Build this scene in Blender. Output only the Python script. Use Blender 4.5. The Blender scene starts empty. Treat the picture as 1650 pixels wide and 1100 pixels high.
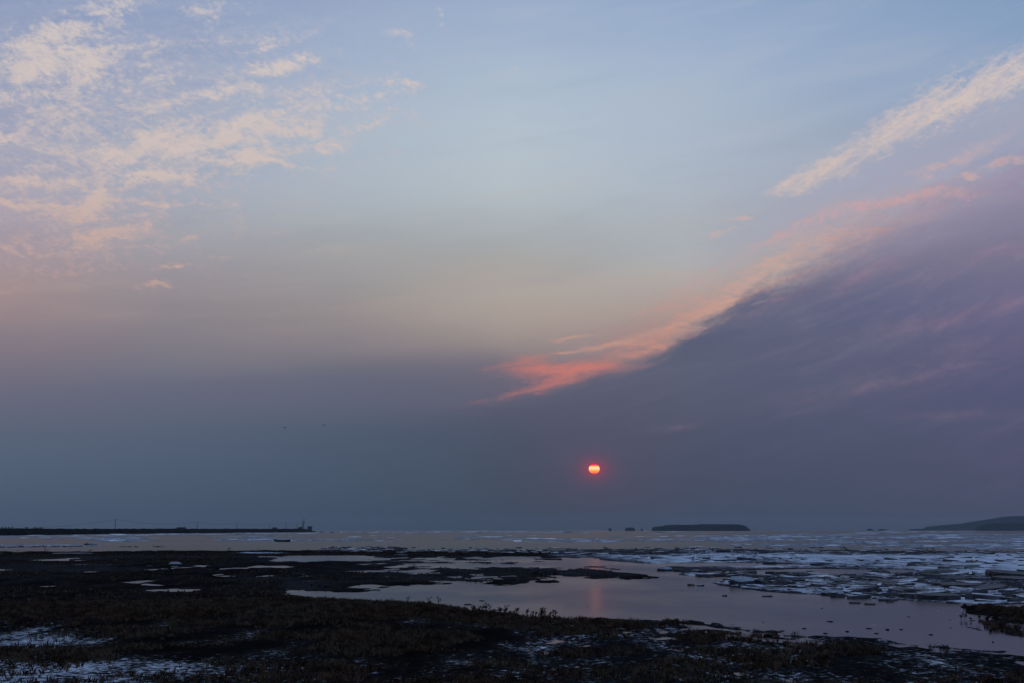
import bpy, math, random
import numpy as np
from mathutils import Vector, Matrix

R = math.radians
rng = np.random.default_rng(11)
random.seed(11)
SC = bpy.context.scene
COL = SC.collection

# ---------------------------------------------------------------- camera
F_PX = 1827.0            # focal length in photo pixels (photo 1650 x 1100)
PITCH = math.atan(303.0 / F_PX)
CAM_H = 5.0
cam_d = bpy.data.cameras.new('camera')
cam_d.sensor_width = 36.0
cam_d.lens = 36.0 * F_PX / 1650.0
cam_d.clip_start = 0.1
cam_d.clip_end = 300000.0
cam = bpy.data.objects.new('camera', cam_d)
COL.objects.link(cam)
cam.location = (0, 0, CAM_H)
cam.rotation_euler = (R(90) + PITCH, 0, 0)
SC.camera = cam


def px_dir(px, py):
    x = (px - 825.0) / F_PX
    u = (550.0 - py) / F_PX
    f = math.cos(PITCH) - u * math.sin(PITCH)
    z = math.sin(PITCH) + u * math.cos(PITCH)
    return Vector((x, f, z)).normalized()


def azel(px, py):
    d = px_dir(px, py)
    return math.degrees(math.atan2(d.x, d.y)), math.degrees(math.asin(d.z))


def at(px, py, z=0.0):
    """the point of the level z that the photograph shows at a pixel"""
    d = px_dir(px, py)
    t = (z - CAM_H) / d.z
    return Vector((d.x * t, d.y * t, z))


def at_dist(px, py, dist):
    d = px_dir(px, py)
    t = dist / math.hypot(d.x, d.y)
    return Vector((d.x * t, d.y * t, CAM_H + d.z * t))


def s2l(c):
    return tuple(((v / 255.0) / 12.92 if v <= 10.3 else (((v / 255.0) + 0.055) / 1.055) ** 2.4) for v in c)


# ---------------------------------------------------------------- node helpers
class NT:
    def __init__(self, tree):
        self.t = tree

    def n(self, kind, **kw):
        nd = self.t.nodes.new(kind)
        for k, v in kw.items():
            setattr(nd, k, v)
        return nd

    def put(self, sock, v):
        if isinstance(v, S):
            self.t.links.new(v.s, sock)
        elif isinstance(v, (tuple, list)):
            if len(v) == 3 and len(sock.default_value) == 4:
                v = tuple(v) + (1.0,)
            sock.default_value = v
        else:
            sock.default_value = v

    def math(self, op, a, b=0.0, c=None, clamp=False):
        nd = self.n('ShaderNodeMath', operation=op, use_clamp=clamp)
        self.put(nd.inputs[0], a)
        self.put(nd.inputs[1], b)
        if c is not None:
            self.put(nd.inputs[2], c)
        return S(self, nd.outputs[0])

    def vec(self, op, a, b=(0, 0, 0)):
        nd = self.n('ShaderNodeVectorMath', operation=op)
        self.put(nd.inputs[0], a)
        self.put(nd.inputs[1], b)
        return S(self, nd.outputs['Value' if op in ('DOT_PRODUCT', 'LENGTH') else 'Vector'])

    def comb(self, x, y, z=0.0):
        nd = self.n('ShaderNodeCombineXYZ')
        for i, v in enumerate((x, y, z)):
            self.put(nd.inputs[i], v)
        return S(self, nd.outputs[0])

    def sep(self, v):
        nd = self.n('ShaderNodeSeparateXYZ')
        self.put(nd.inputs[0], v)
        return [S(self, o) for o in nd.outputs]

    def noise(self, v, scale=1.0, detail=4.0, rough=0.55, dist=0.0, lac=2.0):
        nd = self.n('ShaderNodeTexNoise', noise_dimensions='3D')
        self.put(nd.inputs['Vector'], v)
        self.put(nd.inputs['Scale'], scale)
        self.put(nd.inputs['Detail'], detail)
        self.put(nd.inputs['Roughness'], rough)
        self.put(nd.inputs['Distortion'], dist)
        self.put(nd.inputs['Lacunarity'], lac)
        return S(self, nd.outputs['Fac'])

    def sstep(self, x, a, b, lo=0.0, hi=1.0, smooth=True):
        nd = self.n('ShaderNodeMapRange', interpolation_type='SMOOTHSTEP' if smooth else 'LINEAR')
        self.put(nd.inputs['Value'], x)
        self.put(nd.inputs['From Min'], a)
        self.put(nd.inputs['From Max'], b)
        self.put(nd.inputs['To Min'], lo)
        self.put(nd.inputs['To Max'], hi)
        return S(self, nd.outputs['Result'])

    def mix(self, f, a, b):
        nd = self.n('ShaderNodeMix', data_type='RGBA')
        nd.clamp_factor = True
        self.put(nd.inputs[0], f)
        self.put(nd.inputs[6], a)
        self.put(nd.inputs[7], b)
        return S(self, nd.outputs[2])

    def ramp(self, x, stops, interp='LINEAR'):
        nd = self.n('ShaderNodeValToRGB')
        cr = nd.color_ramp
        cr.interpolation = interp
        stops = sorted(stops, key=lambda s: s[0])
        while len(cr.elements) > 1:
            cr.elements.remove(cr.elements[-1])
        cr.elements[0].position = stops[0][0]
        cr.elements[0].color = tuple(stops[0][1]) + (1.0,)
        for p, c in stops[1:]:
            e = cr.elements.new(p)
            e.color = tuple(c) + (1.0,)
        self.put(nd.inputs[0], x)
        return S(self, nd.outputs[0])

    def curve(self, x, pts):
        """pts: (x, y) both within 0..1"""
        nd = self.n('ShaderNodeFloatCurve')
        c = nd.mapping.curves[0]
        pts = sorted(pts)
        c.points[0].location = pts[0]
        c.points[1].location = pts[-1]
        for p in pts[1:-1]:
            c.points.new(*p)
        for p in c.points:
            p.handle_type = 'AUTO_CLAMPED'
        nd.mapping.update()
        self.put(nd.inputs['Value'], x)
        return S(self, nd.outputs[0])


class S:
    def __init__(self, nt, s):
        self.nt, self.s = nt, s

    def __add__(a, b): return a.nt.math('ADD', a, b)
    __radd__ = __add__
    def __sub__(a, b): return a.nt.math('SUBTRACT', a, b)
    def __rsub__(a, b): return a.nt.math('SUBTRACT', b, a)
    def __mul__(a, b): return a.nt.math('MULTIPLY', a, b)
    __rmul__ = __mul__
    def __truediv__(a, b): return a.nt.math('DIVIDE', a, b)


# ---------------------------------------------------------------- world: dusk sky
SUN_PX = (957.5, 754.5)
SUN_DIR = px_dir(*SUN_PX)
SUN_EL = math.asin(SUN_DIR.z)
SUN_AZ = math.atan2(SUN_DIR.x, SUN_DIR.y)

world = bpy.data.worlds.new('World')
SC.world = world
world.use_nodes = True
world.node_tree.nodes.clear()
W = NT(world.node_tree)
gen = S(W, W.n('ShaderNodeTexCoord').outputs['Generated'])
dx, dy, dz = W.sep(gen)
AZ = W.math('ARCTAN2', dx, dy) * (180.0 / math.pi)
EL = W.math('ARCSINE', dz) * (180.0 / math.pi)
PE = W.comb(AZ, EL, 0.0)

COLX = [0, 275, 550, 825, 1100, 1375, 1650]
ROWS_A = {
    0:   [(146, 159, 190), (146, 161, 192), (155, 171, 199), (155, 174, 202), (149, 170, 201), (142, 165, 197), (135, 160, 193)],
    100: [(152, 162, 189), (152, 164, 193), (163, 179, 204), (170, 187, 208), (164, 182, 207), (152, 172, 201), (142, 164, 195)],
    200: [(156, 162, 186), (160, 171, 192), (173, 187, 203), (182, 195, 207), (175, 188, 205), (160, 174, 195), (150, 160, 186)],
    300: [(164, 164, 184), (163, 172, 189), (172, 183, 195), (182, 194, 202), (174, 184, 197), (162, 169, 186), (148, 150, 175)],
    350: [(165, 157, 172), (163, 167, 179), (170, 177, 184), (175, 183, 188), (172, 179, 188), (160, 161, 176), (142, 138, 163)],
    400: [(165, 151, 160), (158, 157, 166), (161, 163, 167), (164, 167, 169), (172, 177, 183), (160, 156, 170), (128, 125, 160)],
    450: [(163, 145, 148), (152, 146, 152), (155, 153, 156), (172, 166, 161), (178, 174, 172), (160, 148, 155), (120, 116, 150)],
    500: [(158, 138, 141), (143, 136, 141), (150, 143, 144), (176, 163, 153), (172, 155, 150), (155, 132, 142), (115, 108, 140)],
    550: [(137, 124, 133), (134, 128, 136), (140, 132, 136), (154, 142, 140), (150, 128, 132), (140, 118, 132), (105, 100, 132)],
    600: [(118, 112, 127), (114, 114, 130), (106, 107, 124), (112, 106, 120), (125, 105, 120), (110, 100, 122), (95, 92, 124)],
    650: [(101, 104, 123), (97, 103, 123), (91, 98, 118), (88, 90, 108), (90, 92, 112), (85, 87, 114), (85, 86, 116)],
    700: [(90, 101, 121), (85, 97, 117), (79, 91, 111), (73, 84, 104), (75, 84, 106), (78, 84, 109), (80, 83, 110)],
    750: [(84, 98, 119), (80, 94, 115), (74, 88, 108), (67, 80, 98), (70, 80, 102), (74, 80, 104), (77, 80, 107)],
    800: [(79, 93, 114), (75, 89, 110), (69, 83, 102), (62, 75, 92), (66, 76, 96), (70, 77, 99), (74, 77, 102)],
    853: [(70, 81, 97), (67, 78, 94), (61, 72, 87), (56, 66, 78), (58, 68, 82), (64, 69, 86), (71, 70, 88)],
}
ROWS_B = {
    200: [None, None, None, None, (120, 115, 140), (130, 126, 150), (140, 138, 163)],
    300: [None, None, None, None, (118, 113, 138), (128, 124, 148), (136, 130, 155)],
    350: [None, None, None, None, (112, 109, 134), (122, 118, 144), (131, 125, 149)],
    400: [None, None, None, None, (106, 106, 130), (115, 112, 139), (123, 119, 143)],
    450: [None, None, None, None, (100, 103, 127), (105, 107, 135), (114, 111, 139)],
    500: [None, None, None, None, (95, 100, 123), (97, 101, 130), (105, 103, 135)],
    550: [None, None, None, None, (89, 95, 118), (91, 96, 123), (96, 95, 127)],
    600: [None, None, None, (98, 98, 118), (88, 95, 117), (87, 92, 119), (87, 89, 121)],
    650: [None, None, None, (86, 90, 110), (83, 90, 112), (83, 88, 114), (83, 86, 116)],
}


def sky_layer(rows, fallback=None):
    out = None
    prev = None
    for i, cx in enumerate(COLX):
        stops = []
        for y in sorted(rows, reverse=True):
            c = rows[y][i]
            if c is None:
                c = fallback[y][i]
            stops.append((max(0.0, azel(cx, y)[1]) / 90.0, s2l(c)))
        top = s2l(rows[0][i]) if 0 in rows else stops[-1][1]
        if 0 in rows:
            z = s2l((118, 146, 190))
            stops.append((0.40, tuple(0.45 * a + 0.55 * b for a, b in zip(top, z))))
            stops.append((0.62, z))
        col = W.ramp(ELN, stops, 'B_SPLINE' if 0 in rows else 'LINEAR')
        a = azel(cx, 450)[0]
        if out is None:
            out = col
        else:
            f = W.sstep(AZW, prev, a, smooth=False)
            out = W.mix(f, out, col)
        prev = a
    return out


# slow unevenness so that the gradients are not ruled lines
wob = W.noise(W.vec('MULTIPLY', PE, (0.05, 0.16, 1.0)), 1.0, 3.0, 0.55)
wob2 = W.noise(W.vec('ADD', W.vec('MULTIPLY', PE, (0.06, 0.10, 1.0)), (7.0, 3.0, 1.0)), 1.0, 2.0, 0.5)
low = W.sstep(EL, 1.0, 7.0)
ELN = (EL + (wob - 0.5) * 1.6 * low) / 90.0
AZW = AZ + (wob2 - 0.5) * 4.0
SKY_A = sky_layer(ROWS_A)
rb = dict(ROWS_B)
for k in (700, 750, 800, 853):
    rb[k] = ROWS_A[k]
SKY_B = sky_layer(rb, ROWS_A)


def gauss(lst, vecsock=None):
    """sum of soft tilted spots given as px x, y, rx, ry, tilt in degrees (up to the right), strength"""
    tot = None
    for (x, y, rx, ry, tilt, amp) in lst:
        a, e = azel(x, y)
        d = W.vec('SUBTRACT', vecsock or PE, (a, e, 0.0))
        k = 180.0 / math.pi / F_PX
        ca, sa = math.cos(R(tilt)), math.sin(R(tilt))
        u = W.vec('DOT_PRODUCT', d, (ca / (rx * k), sa / (rx * k), 0))
        v = W.vec('DOT_PRODUCT', d, (-sa / (ry * k), ca / (ry * k), 0))
        r2 = W.math('MULTIPLY_ADD', u, u, v * v)
        g = W.math('EXPONENT', r2 * -1.0) * amp
        tot = g if tot is None else tot + g
    return tot


AMIN, AMAX = -40.0, 40.0
AN = (AZ - AMIN) / (AMAX - AMIN)


def az_curve(pts, scale=40.0):
    """curve of a value (0..scale) over azimuth, pts: (px x, value)"""
    return W.curve(AN, [((a - AMIN) / (AMAX - AMIN), v / scale) for a, v in pts]) * scale


def edge_curve(pts):
    q = []
    for x, y in pts:
        a, e = azel(x, y)
        q.append((a, e))
    return az_curve(q)


def wid_curve(pts):
    return az_curve([(azel(x, 500)[0], w * 180 / math.pi / F_PX) for x, w in pts], 8.0)


def rot(vecs, deg, sx, sy, off=(0, 0, 0)):
    ca, sa = math.cos(R(deg)), math.sin(R(deg))
    u = W.vec('DOT_PRODUCT', vecs, (ca * sx, sa * sx, 0))
    v = W.vec('DOT_PRODUCT', vecs, (-sa * sy, ca * sy, 0))
    return W.comb(u + off[0], v + off[1], off[2])


# faint thin streaks through the clear part
tx1 = W.noise(rot(PE, 8, 0.10, 0.75, (2, 6, 9)), 1.0, 6.0, 0.6, 0.4)
thin_a = W.sstep(tx1, 0.46, 0.74) * W.sstep(EL, 7.0, 12.0) * W.sstep(W.math('ABSOLUTE', AZ), 34.0, 24.0)
SKY_A = W.mix(thin_a * 0.24, SKY_A, W.ramp(EL / 30.0, [(0.25, s2l((168, 146, 142))), (0.45, s2l((188, 172, 160))), (0.6, s2l((188, 188, 190))), (0.85, s2l((180, 188, 204)))]))
SKY_A = W.mix(W.sstep(tx1, 0.52, 0.26) * 0.10 * W.sstep(EL, 7.0, 11.0), SKY_A, W.ramp(EL / 30.0, [(0.25, s2l((110, 108, 120))), (0.5, s2l((128, 134, 146))), (0.85, s2l((128, 148, 180)))]))

# domain warp shared by the cloud shapes
wx = W.noise(rot(PE, 10, 0.55, 0.9, (3, 1, 5)), 1.0, 5.0, 0.6) - 0.5
wy = W.noise(rot(PE, 10, 0.55, 0.9, (9, 4, 2)), 1.0, 5.0, 0.6) - 0.5
PW = W.vec('ADD', PE, W.comb(wx * 2.6, wy * 1.5, 0.0))

# upper left broken clouds
CL = [(50, 95, 62, 34, 20, .95), (155, 105, 36, 28, 40, .75), (118, 42, 45, 22, 35, .55), (188, 12, 30, 20, 40, .6),
      (330, 18, 40, 14, 10, .55), (430, 72, 50, 9, 18, .4), (706, 32, 17, 7, -20, .55), (368, 145, 55, 12, 10, .85),
      (450, 106, 55, 11, 14, .75), (240, 172, 32, 8, 5, .6), (330, 225, 95, 22, 14, .55), (215, 238, 80, 16, 16, .5),
      (430, 192, 60, 12, 14, .7), (565, 160, 75, 13, 12, .55), (628, 138, 45, 7, 0, .45), (480, 212, 40, 9, -6, .7),
      (412, 252, 38, 16, 35, .85), (470, 264, 45, 6, -8, .7), (300, 240, 45, 10, 10, .6), (375, 225, 40, 9, 8, .6),
      (245, 284, 58, 9, 3, 1.0), (152, 328, 40, 13, 25, 1.0), (30, 330, 55, 8, -3, .95), (30, 290, 40, 9, 0, .5),
      (55, 267, 40, 8, 5, .45), (15, 224, 26, 7, -12, .5), (272, 328, 72, 4, 2, .6), (178, 378, 52, 8, 16, .7),
      (40, 404, 60, 9, 4, .3), (215, 400, 40, 5, 6, .4), (280, 432, 17, 4, 8, .95), (248, 459, 22, 6, 8, .95),
      (357, 413, 30, 4, -2, .5), (305, 388, 45, 8, -4, .3), (345, 478, 32, 5, 8, .25), (190, 255, 30, 10, 0, .5),
      (70, 170, 60, 16, 12, .35), (240, 100, 25, 14, 40, .3), (820, 108, 40, 5, -4, .3), (650, 60, 40, 10, -20, .2),
      (520, 240, 60, 12, 5, .3), (120, 215, 80, 14, 10, .35), (95, 440, 80, 7, 6, .3), (30, 470, 60, 7, 3, .28), (150, 350, 60, 6, 8, .4), (560, 205, 70, 10, 8, .35), (640, 175, 60, 8, 4, .3),
      (110, 300, 40, 6, 0, .45), (390, 285, 40, 6, -4, .45), (340, 260, 50, 7, 5, .5)]
cov = gauss(CL, PW)
reg = gauss([(150, 150, 320, 170, 20, .95), (480, 190, 320, 110, 14, .72), (90, 360, 270, 95, 0, .74)], PE)
n1 = W.noise(rot(PE, 12, 0.42, 1.05, (0, 0, 3)), 1.0, 8.0, 0.62, 0.6)
n2 = W.noise(rot(PE, -18, 1.5, 2.6, (5, 2, 1)), 1.0, 6.0, 0.66, 0.8)
n3 = W.noise(rot(PE, 4, 3.2, 6.0, (1, 7, 4)), 1.0, 6.0, 0.68, 0.6)
nsum = (n1 - 0.5) * 1.7 + (n2 - 0.5) * 1.5 + (n3 - 0.5) * 0.9
dens = cov * 0.96 + nsum * 1.3 + reg * 0.36
a1 = W.sstep(dens, 0.22, 1.35) * W.math('MINIMUM', cov * 2.4 + reg * 0.9, 1.0)
veil = W.sstep(nsum + reg * 0.45, -0.10, 0.85) * W.math('MINIMUM', reg * 1.2, 1.0) * 0.45
veil_col = W.ramp(EL / 30.0, [(0.35, s2l((176, 148, 148))), (0.62, s2l((186, 180, 190))), (0.85, s2l((178, 182, 200)))])
cl_col = W.ramp(EL / 30.0, [(0.36, s2l((196, 158, 150))), (0.46, s2l((200, 172, 164))), (0.56, s2l((207, 190, 185))),
                            (0.68, s2l((208, 195, 191))), (0.88, s2l((209, 200, 199)))])
sky = W.mix(veil, SKY_A, veil_col)
sky = W.mix(a1 * 0.97, sky, cl_col)


# bands following a curve
def band(center, width, ang, seed, lo=0.25, hi=0.75, sx=0.5, sy=1.8, amt=0.9, warp=0.5):
    c = edge_curve(center)
    w = wid_curve(width)
    nn = W.noise(rot(PE, ang, sx, sy, (seed, seed * .7, seed * 1.3)), 1.0, 8.0, 0.66, 0.5)
    nf = W.noise(rot(PE, ang - 28, sx * 4.0, sy * 1.6, (seed, 0, 3)), 1.0, 7.0, 0.7, 0.9)
    d = (EL - c + wy * warp) / w
    prof = W.math('EXPONENT', d * d * -1.0)
    return W.sstep(prof + (nn - 0.5) * amt * 2.1 + (nf - 0.5) * amt * 1.9, lo, hi) * W.sstep(prof, 0.05, 0.4), prof


# veil of lilac light cloud between the white band and the dark bank
v1, p1 = band([(0, 900), (1000, 560), (1150, 420), (1250, 360), (1400, 290), (1550, 240), (1650, 205), (1800, 150)],
              [(1000, 14), (1200, 35), (1400, 62), (1650, 80)], 28, 4.0, 0.1, 1.1, 0.35, 1.3, 0.9, 1.0)
sky = W.mix(v1 * W.sstep(AZ, azel(1050, 400)[0], azel(1350, 400)[0]) * 0.55, sky, s2l((168, 168, 188)))
# cream band
b1, p2 = band([(0, 900), (1150, 355), (1235, 314), (1300, 286), (1350, 262), (1420, 222), (1500, 176), (1580, 146), (1650, 112), (1800, 40)],
              [(1150, 6), (1235, 8), (1300, 20), (1420, 32), (1500, 38), (1650, 42), (1800, 42)], 27, 1.7, 0.22, 1.35, 0.45, 1.9, 0.85, 1.1)
fade1 = W.sstep(AZ, azel(1215, 320)[0], azel(1275, 320)[0])
b1 = b1 * fade1
cream = W.ramp(EL / 30.0, [(0.5, s2l((206, 186, 180))), (0.75, s2l((212, 198, 194)))])
sky = W.mix(b1 * 0.98, sky, cream)
wisps = gauss([(1190, 352, 28, 5, 12, .8), (1160, 377, 26, 5, 8, .7), (1110, 402, 30, 4, 10, .3), (1620, 262, 40, 7, 10, .8),
               (1560, 286, 16, 7, 0, .9), (1520, 268, 70, 10, 12, .6), (1600, 225, 60, 12, 16, .5)], PW)
sky = W.mix(W.sstep(wisps + (n2 - 0.5) * 0.9 * W.sstep(wisps, 0.0, 0.3), 0.2, 1.0) * 0.8, sky, s2l((204, 174, 172)))

# salmon glow band along the upper rim of the dark bank
b2, p3 = band([(0, 900), (800, 640), (900, 600), (1000, 575), (1060, 548), (1120, 512), (1180, 480), (1260, 432), (1340, 395), (1420, 368), (1500, 330), (1600, 300), (1750, 260)],
              [(800, 14), (1000, 22), (1100, 28), (1250, 40), (1400, 44), (1650, 40)], 15, 9.1, 0.25, 1.6, 0.32, 2.4, 1.0, 1.0)
salm = W.ramp(AN, [((azel(900, 600)[0] + 40) / 80, s2l((192, 126, 116))), ((azel(1100, 520)[0] + 40) / 80, s2l((206, 150, 134))),
                   ((azel(1250, 440)[0] + 40) / 80, s2l((203, 170, 157))), ((azel(1450, 350)[0] + 40) / 80, s2l((184, 156, 164))),
                   ((azel(1650, 300)[0] + 40) / 80, s2l((165, 135, 158)))])
b4, p5 = band([(0, 900), (900, 585), (1000, 548), (1100, 490), (1200, 440), (1300, 385), (1420, 340), (1500, 318), (1600, 290), (1750, 260)],
              [(900, 20), (1000, 34), (1200, 52), (1400, 60), (1650, 50)], 12, 3.3, 0.3, 2.0, 0.4, 2.2, 1.2, 1.0)
fade2 = W.sstep(AZ, azel(880, 600)[0], azel(1060, 560)[0]) * W.sstep(AZ, azel(1600, 300)[0], azel(1400, 300)[0], 0.55, 1.0)
sky = W.mix(b4 * fade2 * 0.42, sky, salm)
sky = W.mix(b2 * fade2 * 0.9, sky, salm)
# second ridge of pink puffs above it on the right
b3, p4 = band([(0, 900), (1180, 418), (1250, 382), (1330, 348), (1420, 326), (1500, 311), (1570, 314), (1700, 290)],
              [(1180, 6), (1300, 13), (1420, 12), (1500, 11), (1570, 9), (1700, 6)], 18, 5.3, 0.3, 1.35, 0.9, 1.9, 1.0, 1.1)
fade3 = W.sstep(AZ, azel(1170, 400)[0], azel(1280, 380)[0]) * W.sstep(AZ, azel(1620, 300)[0], azel(1540, 300)[0])
sky = W.mix(b3 * fade3 * 0.8, sky, s2l((200, 164, 166)))

# slate bank reaching out to the left, soft upper edge, behind the pink blob
el_l = edge_curve([(-500, 640), (0, 628), (275, 613), (420, 603), (550, 588), (650, 576), (780, 572), (850, 584), (920, 606), (1000, 640), (1200, 700)])
wl = wid_curve([(0, 16), (420, 18), (650, 26), (900, 20)])
ml = W.sstep((el_l - EL + wy * 0.35) / wl, -1.0, 1.2) * W.sstep(EL, azel(500, 700)[1], azel(500, 628)[1])
ml = ml * W.sstep(AZ, azel(0, 600)[0], azel(520, 600)[0], 0.26, 0.48) * W.sstep(AZ, azel(1000, 600)[0], azel(880, 600)[0])
sky = W.mix(ml, sky, s2l((99, 102, 121)))

# pink blob left of the rim
PW2 = W.vec('ADD', PE, W.comb(wx * 1.1, wy * 0.6, 0.0))
blob = gauss([(945, 592, 95, 9, 2, 1.0), (880, 598, 72, 17, -2, .75), (893, 618, 42, 11, 12, .75), (840, 583, 45, 9, 8, .6),
              (790, 641, 80, 10, 12, .26), (850, 570, 50, 7, 0, .3), (840, 634, 55, 9, 14, .42), (1085, 572, 38, 9, 14, .35), (905, 600, 110, 26, 4, .22)], PW2)
st = W.noise(rot(PE, 6, 0.5, 3.2, (2, 8, 1)), 1.0, 7.0, 0.6, 0.6)
blob = W.sstep(blob + ((st - 0.5) * 2.0 + (n3 - 0.5) * 0.7) * W.sstep(blob, 0.0, 0.4), 0.08, 1.95)
sky = W.mix(blob * 0.92, sky, s2l((204, 124, 114)))
peach = gauss([(915, 545, 42, 4.5, 6, .8), (1000, 554, 60, 6, 7, .7), (1060, 533, 50, 6, 10, .7), (905, 567, 22, 2, 2, .6),
               (1060, 500, 60, 6, 8, .5), (960, 560, 50, 6, 10, .4), (1130, 510, 55, 6, 22, .6), (1195, 482, 50, 6, 20, .75), (1255, 460, 50, 6, 18, .6), (1320, 432, 40, 6, 14, .5),
               (1352, 381, 22, 6, 10, .6), (1398, 371, 16, 5, 0, .7), (1425, 372, 16, 5, 0, .7), (1240, 424, 60, 6, 14, .4), (1290, 400, 50, 7, 14, .45)], PW2)
sky = W.mix(W.sstep(peach + (st - 0.5) * 1.6 * W.sstep(peach, 0., .4), 0.12, 1.5) * 0.9, sky, s2l((206, 156, 140)))

# the dark bank
ec = edge_curve([(-400, 860), (200, 850), (550, 700), (700, 668), (780, 660), (860, 646), (920, 624), (1000, 598), (1050, 578), (1100, 548),
                 (1160, 508), (1220, 474), (1300, 441), (1400, 404), (1500, 376), (1600, 346), (1650, 330), (1900, 270)])
sw = wid_curve([(550, 30), (800, 18), (900, 13), (1100, 19), (1220, 28), (1330, 44), (1450, 74), (1650, 95)])
en = W.noise(rot(PE, 22, 0.5, 1.5, (1, 1, 8)), 1.0, 7.0, 0.6, 0.4)
ef = W.noise(rot(PE, 10, 0.25, 0.7, (6, 1, 4)), 1.0, 3.0, 0.5)
dd = (ec - EL + ((en - 0.5) * 1.9 + (n3 - 0.5) * 0.5) * W.sstep(AZ, 2.0, 12.0, 0.45, 1.3) + (ef - 0.5) * 0.6) / sw
bank = W.sstep(dd, -1.0, 1.0)
thin = W.sstep(en, 0.48, 0.72) * W.sstep(dd, 3.2, 0.2) * W.sstep(AZ, 8.0, 16.0)
bank_col = SKY_B
glow = gauss([(1205, 458, 40, 5, 20, .2), (1385, 447, 38, 8, 26, .75), (1420, 435, 60, 12, 20, .3), (1600, 495, 110, 11, 12, .4), (1450, 612, 110, 8, 9, .36),
              (1450, 606, 180, 26, 9, .16), (1090, 688, 38, 6, 8, .36), (1540, 668, 90, 9, 0, .22), (1250, 484, 24, 4, 10, .75),
              (1290, 462, 50, 12, 20, .25), (1480, 525, 160, 14, 10, .22), (1200, 510, 30, 6, 10, .3), (1640, 400, 70, 10, 5, .45),
              (1540, 430, 80, 10, 18, .3), (1330, 550, 120, 18, 8, .1), (1560, 560, 200, 26, 10, .12), (1300, 480, 90, 22, 20, .14), (1640, 740, 200, 90, 0, .06), (1500, 385, 80, 10, 20, .4)], PW2)
glow = glow * W.sstep(en * 0.55 + n2 * 0.6, 0.40, 0.78, 0.25, 1.25)
bank_col = W.mix(glow * 0.55, bank_col, s2l((158, 126, 144)))
bt = W.noise(rot(PE, 15, 0.16, 1.15, (8, 3, 1)), 1.0, 7.0, 0.62, 0.5)
bw = W.sstep(AZ, 2.0, 14.0, 0.35, 1.0) * W.sstep(EL, 3.0, 8.0, 0.25, 1.0)
bank_col = W.mix(W.sstep(bt, 0.46, 0.80) * 0.19 * bw, bank_col, s2l((142, 130, 150)))
bank_col = W.mix(W.sstep(bt, 0.50, 0.25) * 0.10 * bw, bank_col, s2l((70, 80, 108)))
bank_col = W.mix(thin * 0.18, bank_col, s2l((168, 146, 166)))
sky = W.mix(bank, sky, bank_col)

# reddish aureole close to the veiled sun
k = F_PX * math.pi / 180
sa, se = azel(*SUN_PX)
dsun = W.vec('SUBTRACT', PE, (sa, se, 0))
r_ = W.vec('LENGTH', W.vec('MULTIPLY', dsun, (k * 0.75, k, 0)))
aur = W.math('EXPONENT', W.math('MAXIMUM', r_ - 8.0, 0.0) * -0.13) * 0.36 + W.math('EXPONENT', r_ * -0.014) * 0.06
sky = W.mix(aur, sky, s2l((200, 48, 78)))

# the unseen half of the sky: plain clear blue dusk
back = W.ramp(EL / 90.0, [(0.0, s2l((104, 112, 140))), (0.06, s2l((120, 126, 156))), (0.2, s2l((132, 150, 188))), (0.6, s2l((118, 146, 190)))])
sky = W.mix(W.sstep(W.math('ABSOLUTE', AZ), 38.0, 110.0), sky, back)

nish = W.n('ShaderNodeTexSky', sky_type='NISHITA')
nish.sun_disc = False
nish.sun_elevation = SUN_EL
nish.sun_rotation = SUN_AZ
nish.dust_density = 3.0
nish.altitude = 10
bg1 = W.n('ShaderNodeBackground')
W.put(bg1.inputs['Color'], S(W, nish.outputs[0]))
bg1.inputs['Strength'].default_value = 0.00008
bg2 = W.n('ShaderNodeBackground')
W.put(bg2.inputs['Color'], sky)
bg2.inputs['Strength'].default_value = 1.0
addn = W.n('ShaderNodeAddShader')
W.t.links.new(bg1.outputs[0], addn.inputs[0])
W.t.links.new(bg2.outputs[0], addn.inputs[1])
wo = W.n('ShaderNodeOutputWorld')
W.t.links.new(addn.outputs[0], wo.inputs['Surface'])
world.cycles.sampling_method = 'MANUAL'
world.cycles.sample_map_resolution = 512

# the sun lamp: red and very weak, it stands behind the cloud bank
sl = bpy.data.lights.new('sun_lamp', 'SUN')
sl.energy = 0.0015
sl.angle = R(0.5)
sl.color = (1.0, 0.055, 0.11)
so = bpy.data.objects.new('sun_lamp', sl)
COL.objects.link(so)
so.rotation_euler = (-SUN_DIR).to_track_quat('-Z', 'Y').to_euler()
so.location = (0, 0, 60)

SC.view_settings.view_transform = 'Standard'
SC.view_settings.look = 'None'
SC.view_settings.exposure = 0.0
SC.view_settings.gamma = 1.0
SC.view_settings.use_curve_mapping = False
SC.render.engine = 'CYCLES'
SC.cycles.use_denoising = True
SC.cycles.max_bounces = 5
SC.cycles.diffuse_bounces = 2
SC.cycles.glossy_bounces = 3
SC.cycles.volume_bounces = 0
SC.cycles.transmission_bounces = 2
SC.cycles.caustics_reflective = False
SC.cycles.sample_clamp_indirect = 2.0

# ---------------------------------------------------------------- object helpers


def tag(o, label=None, cat=None, group=None, kind=None):
    if label: o['label'] = label
    if cat: o['category'] = cat
    if group: o['group'] = group
    if kind: o['kind'] = kind
    elif cat: o['kind'] = 'thing'
    return o


def link(name, me, mats=(), parent=None, loc=(0, 0, 0)):
    o = bpy.data.objects.new(name, me)
    COL.objects.link(o)
    for m in mats:
        if m.name not in [x.name for x in me.materials if x]:
            me.materials.append(m)
    o.location = loc
    if parent: o.parent = parent
    return o


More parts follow.
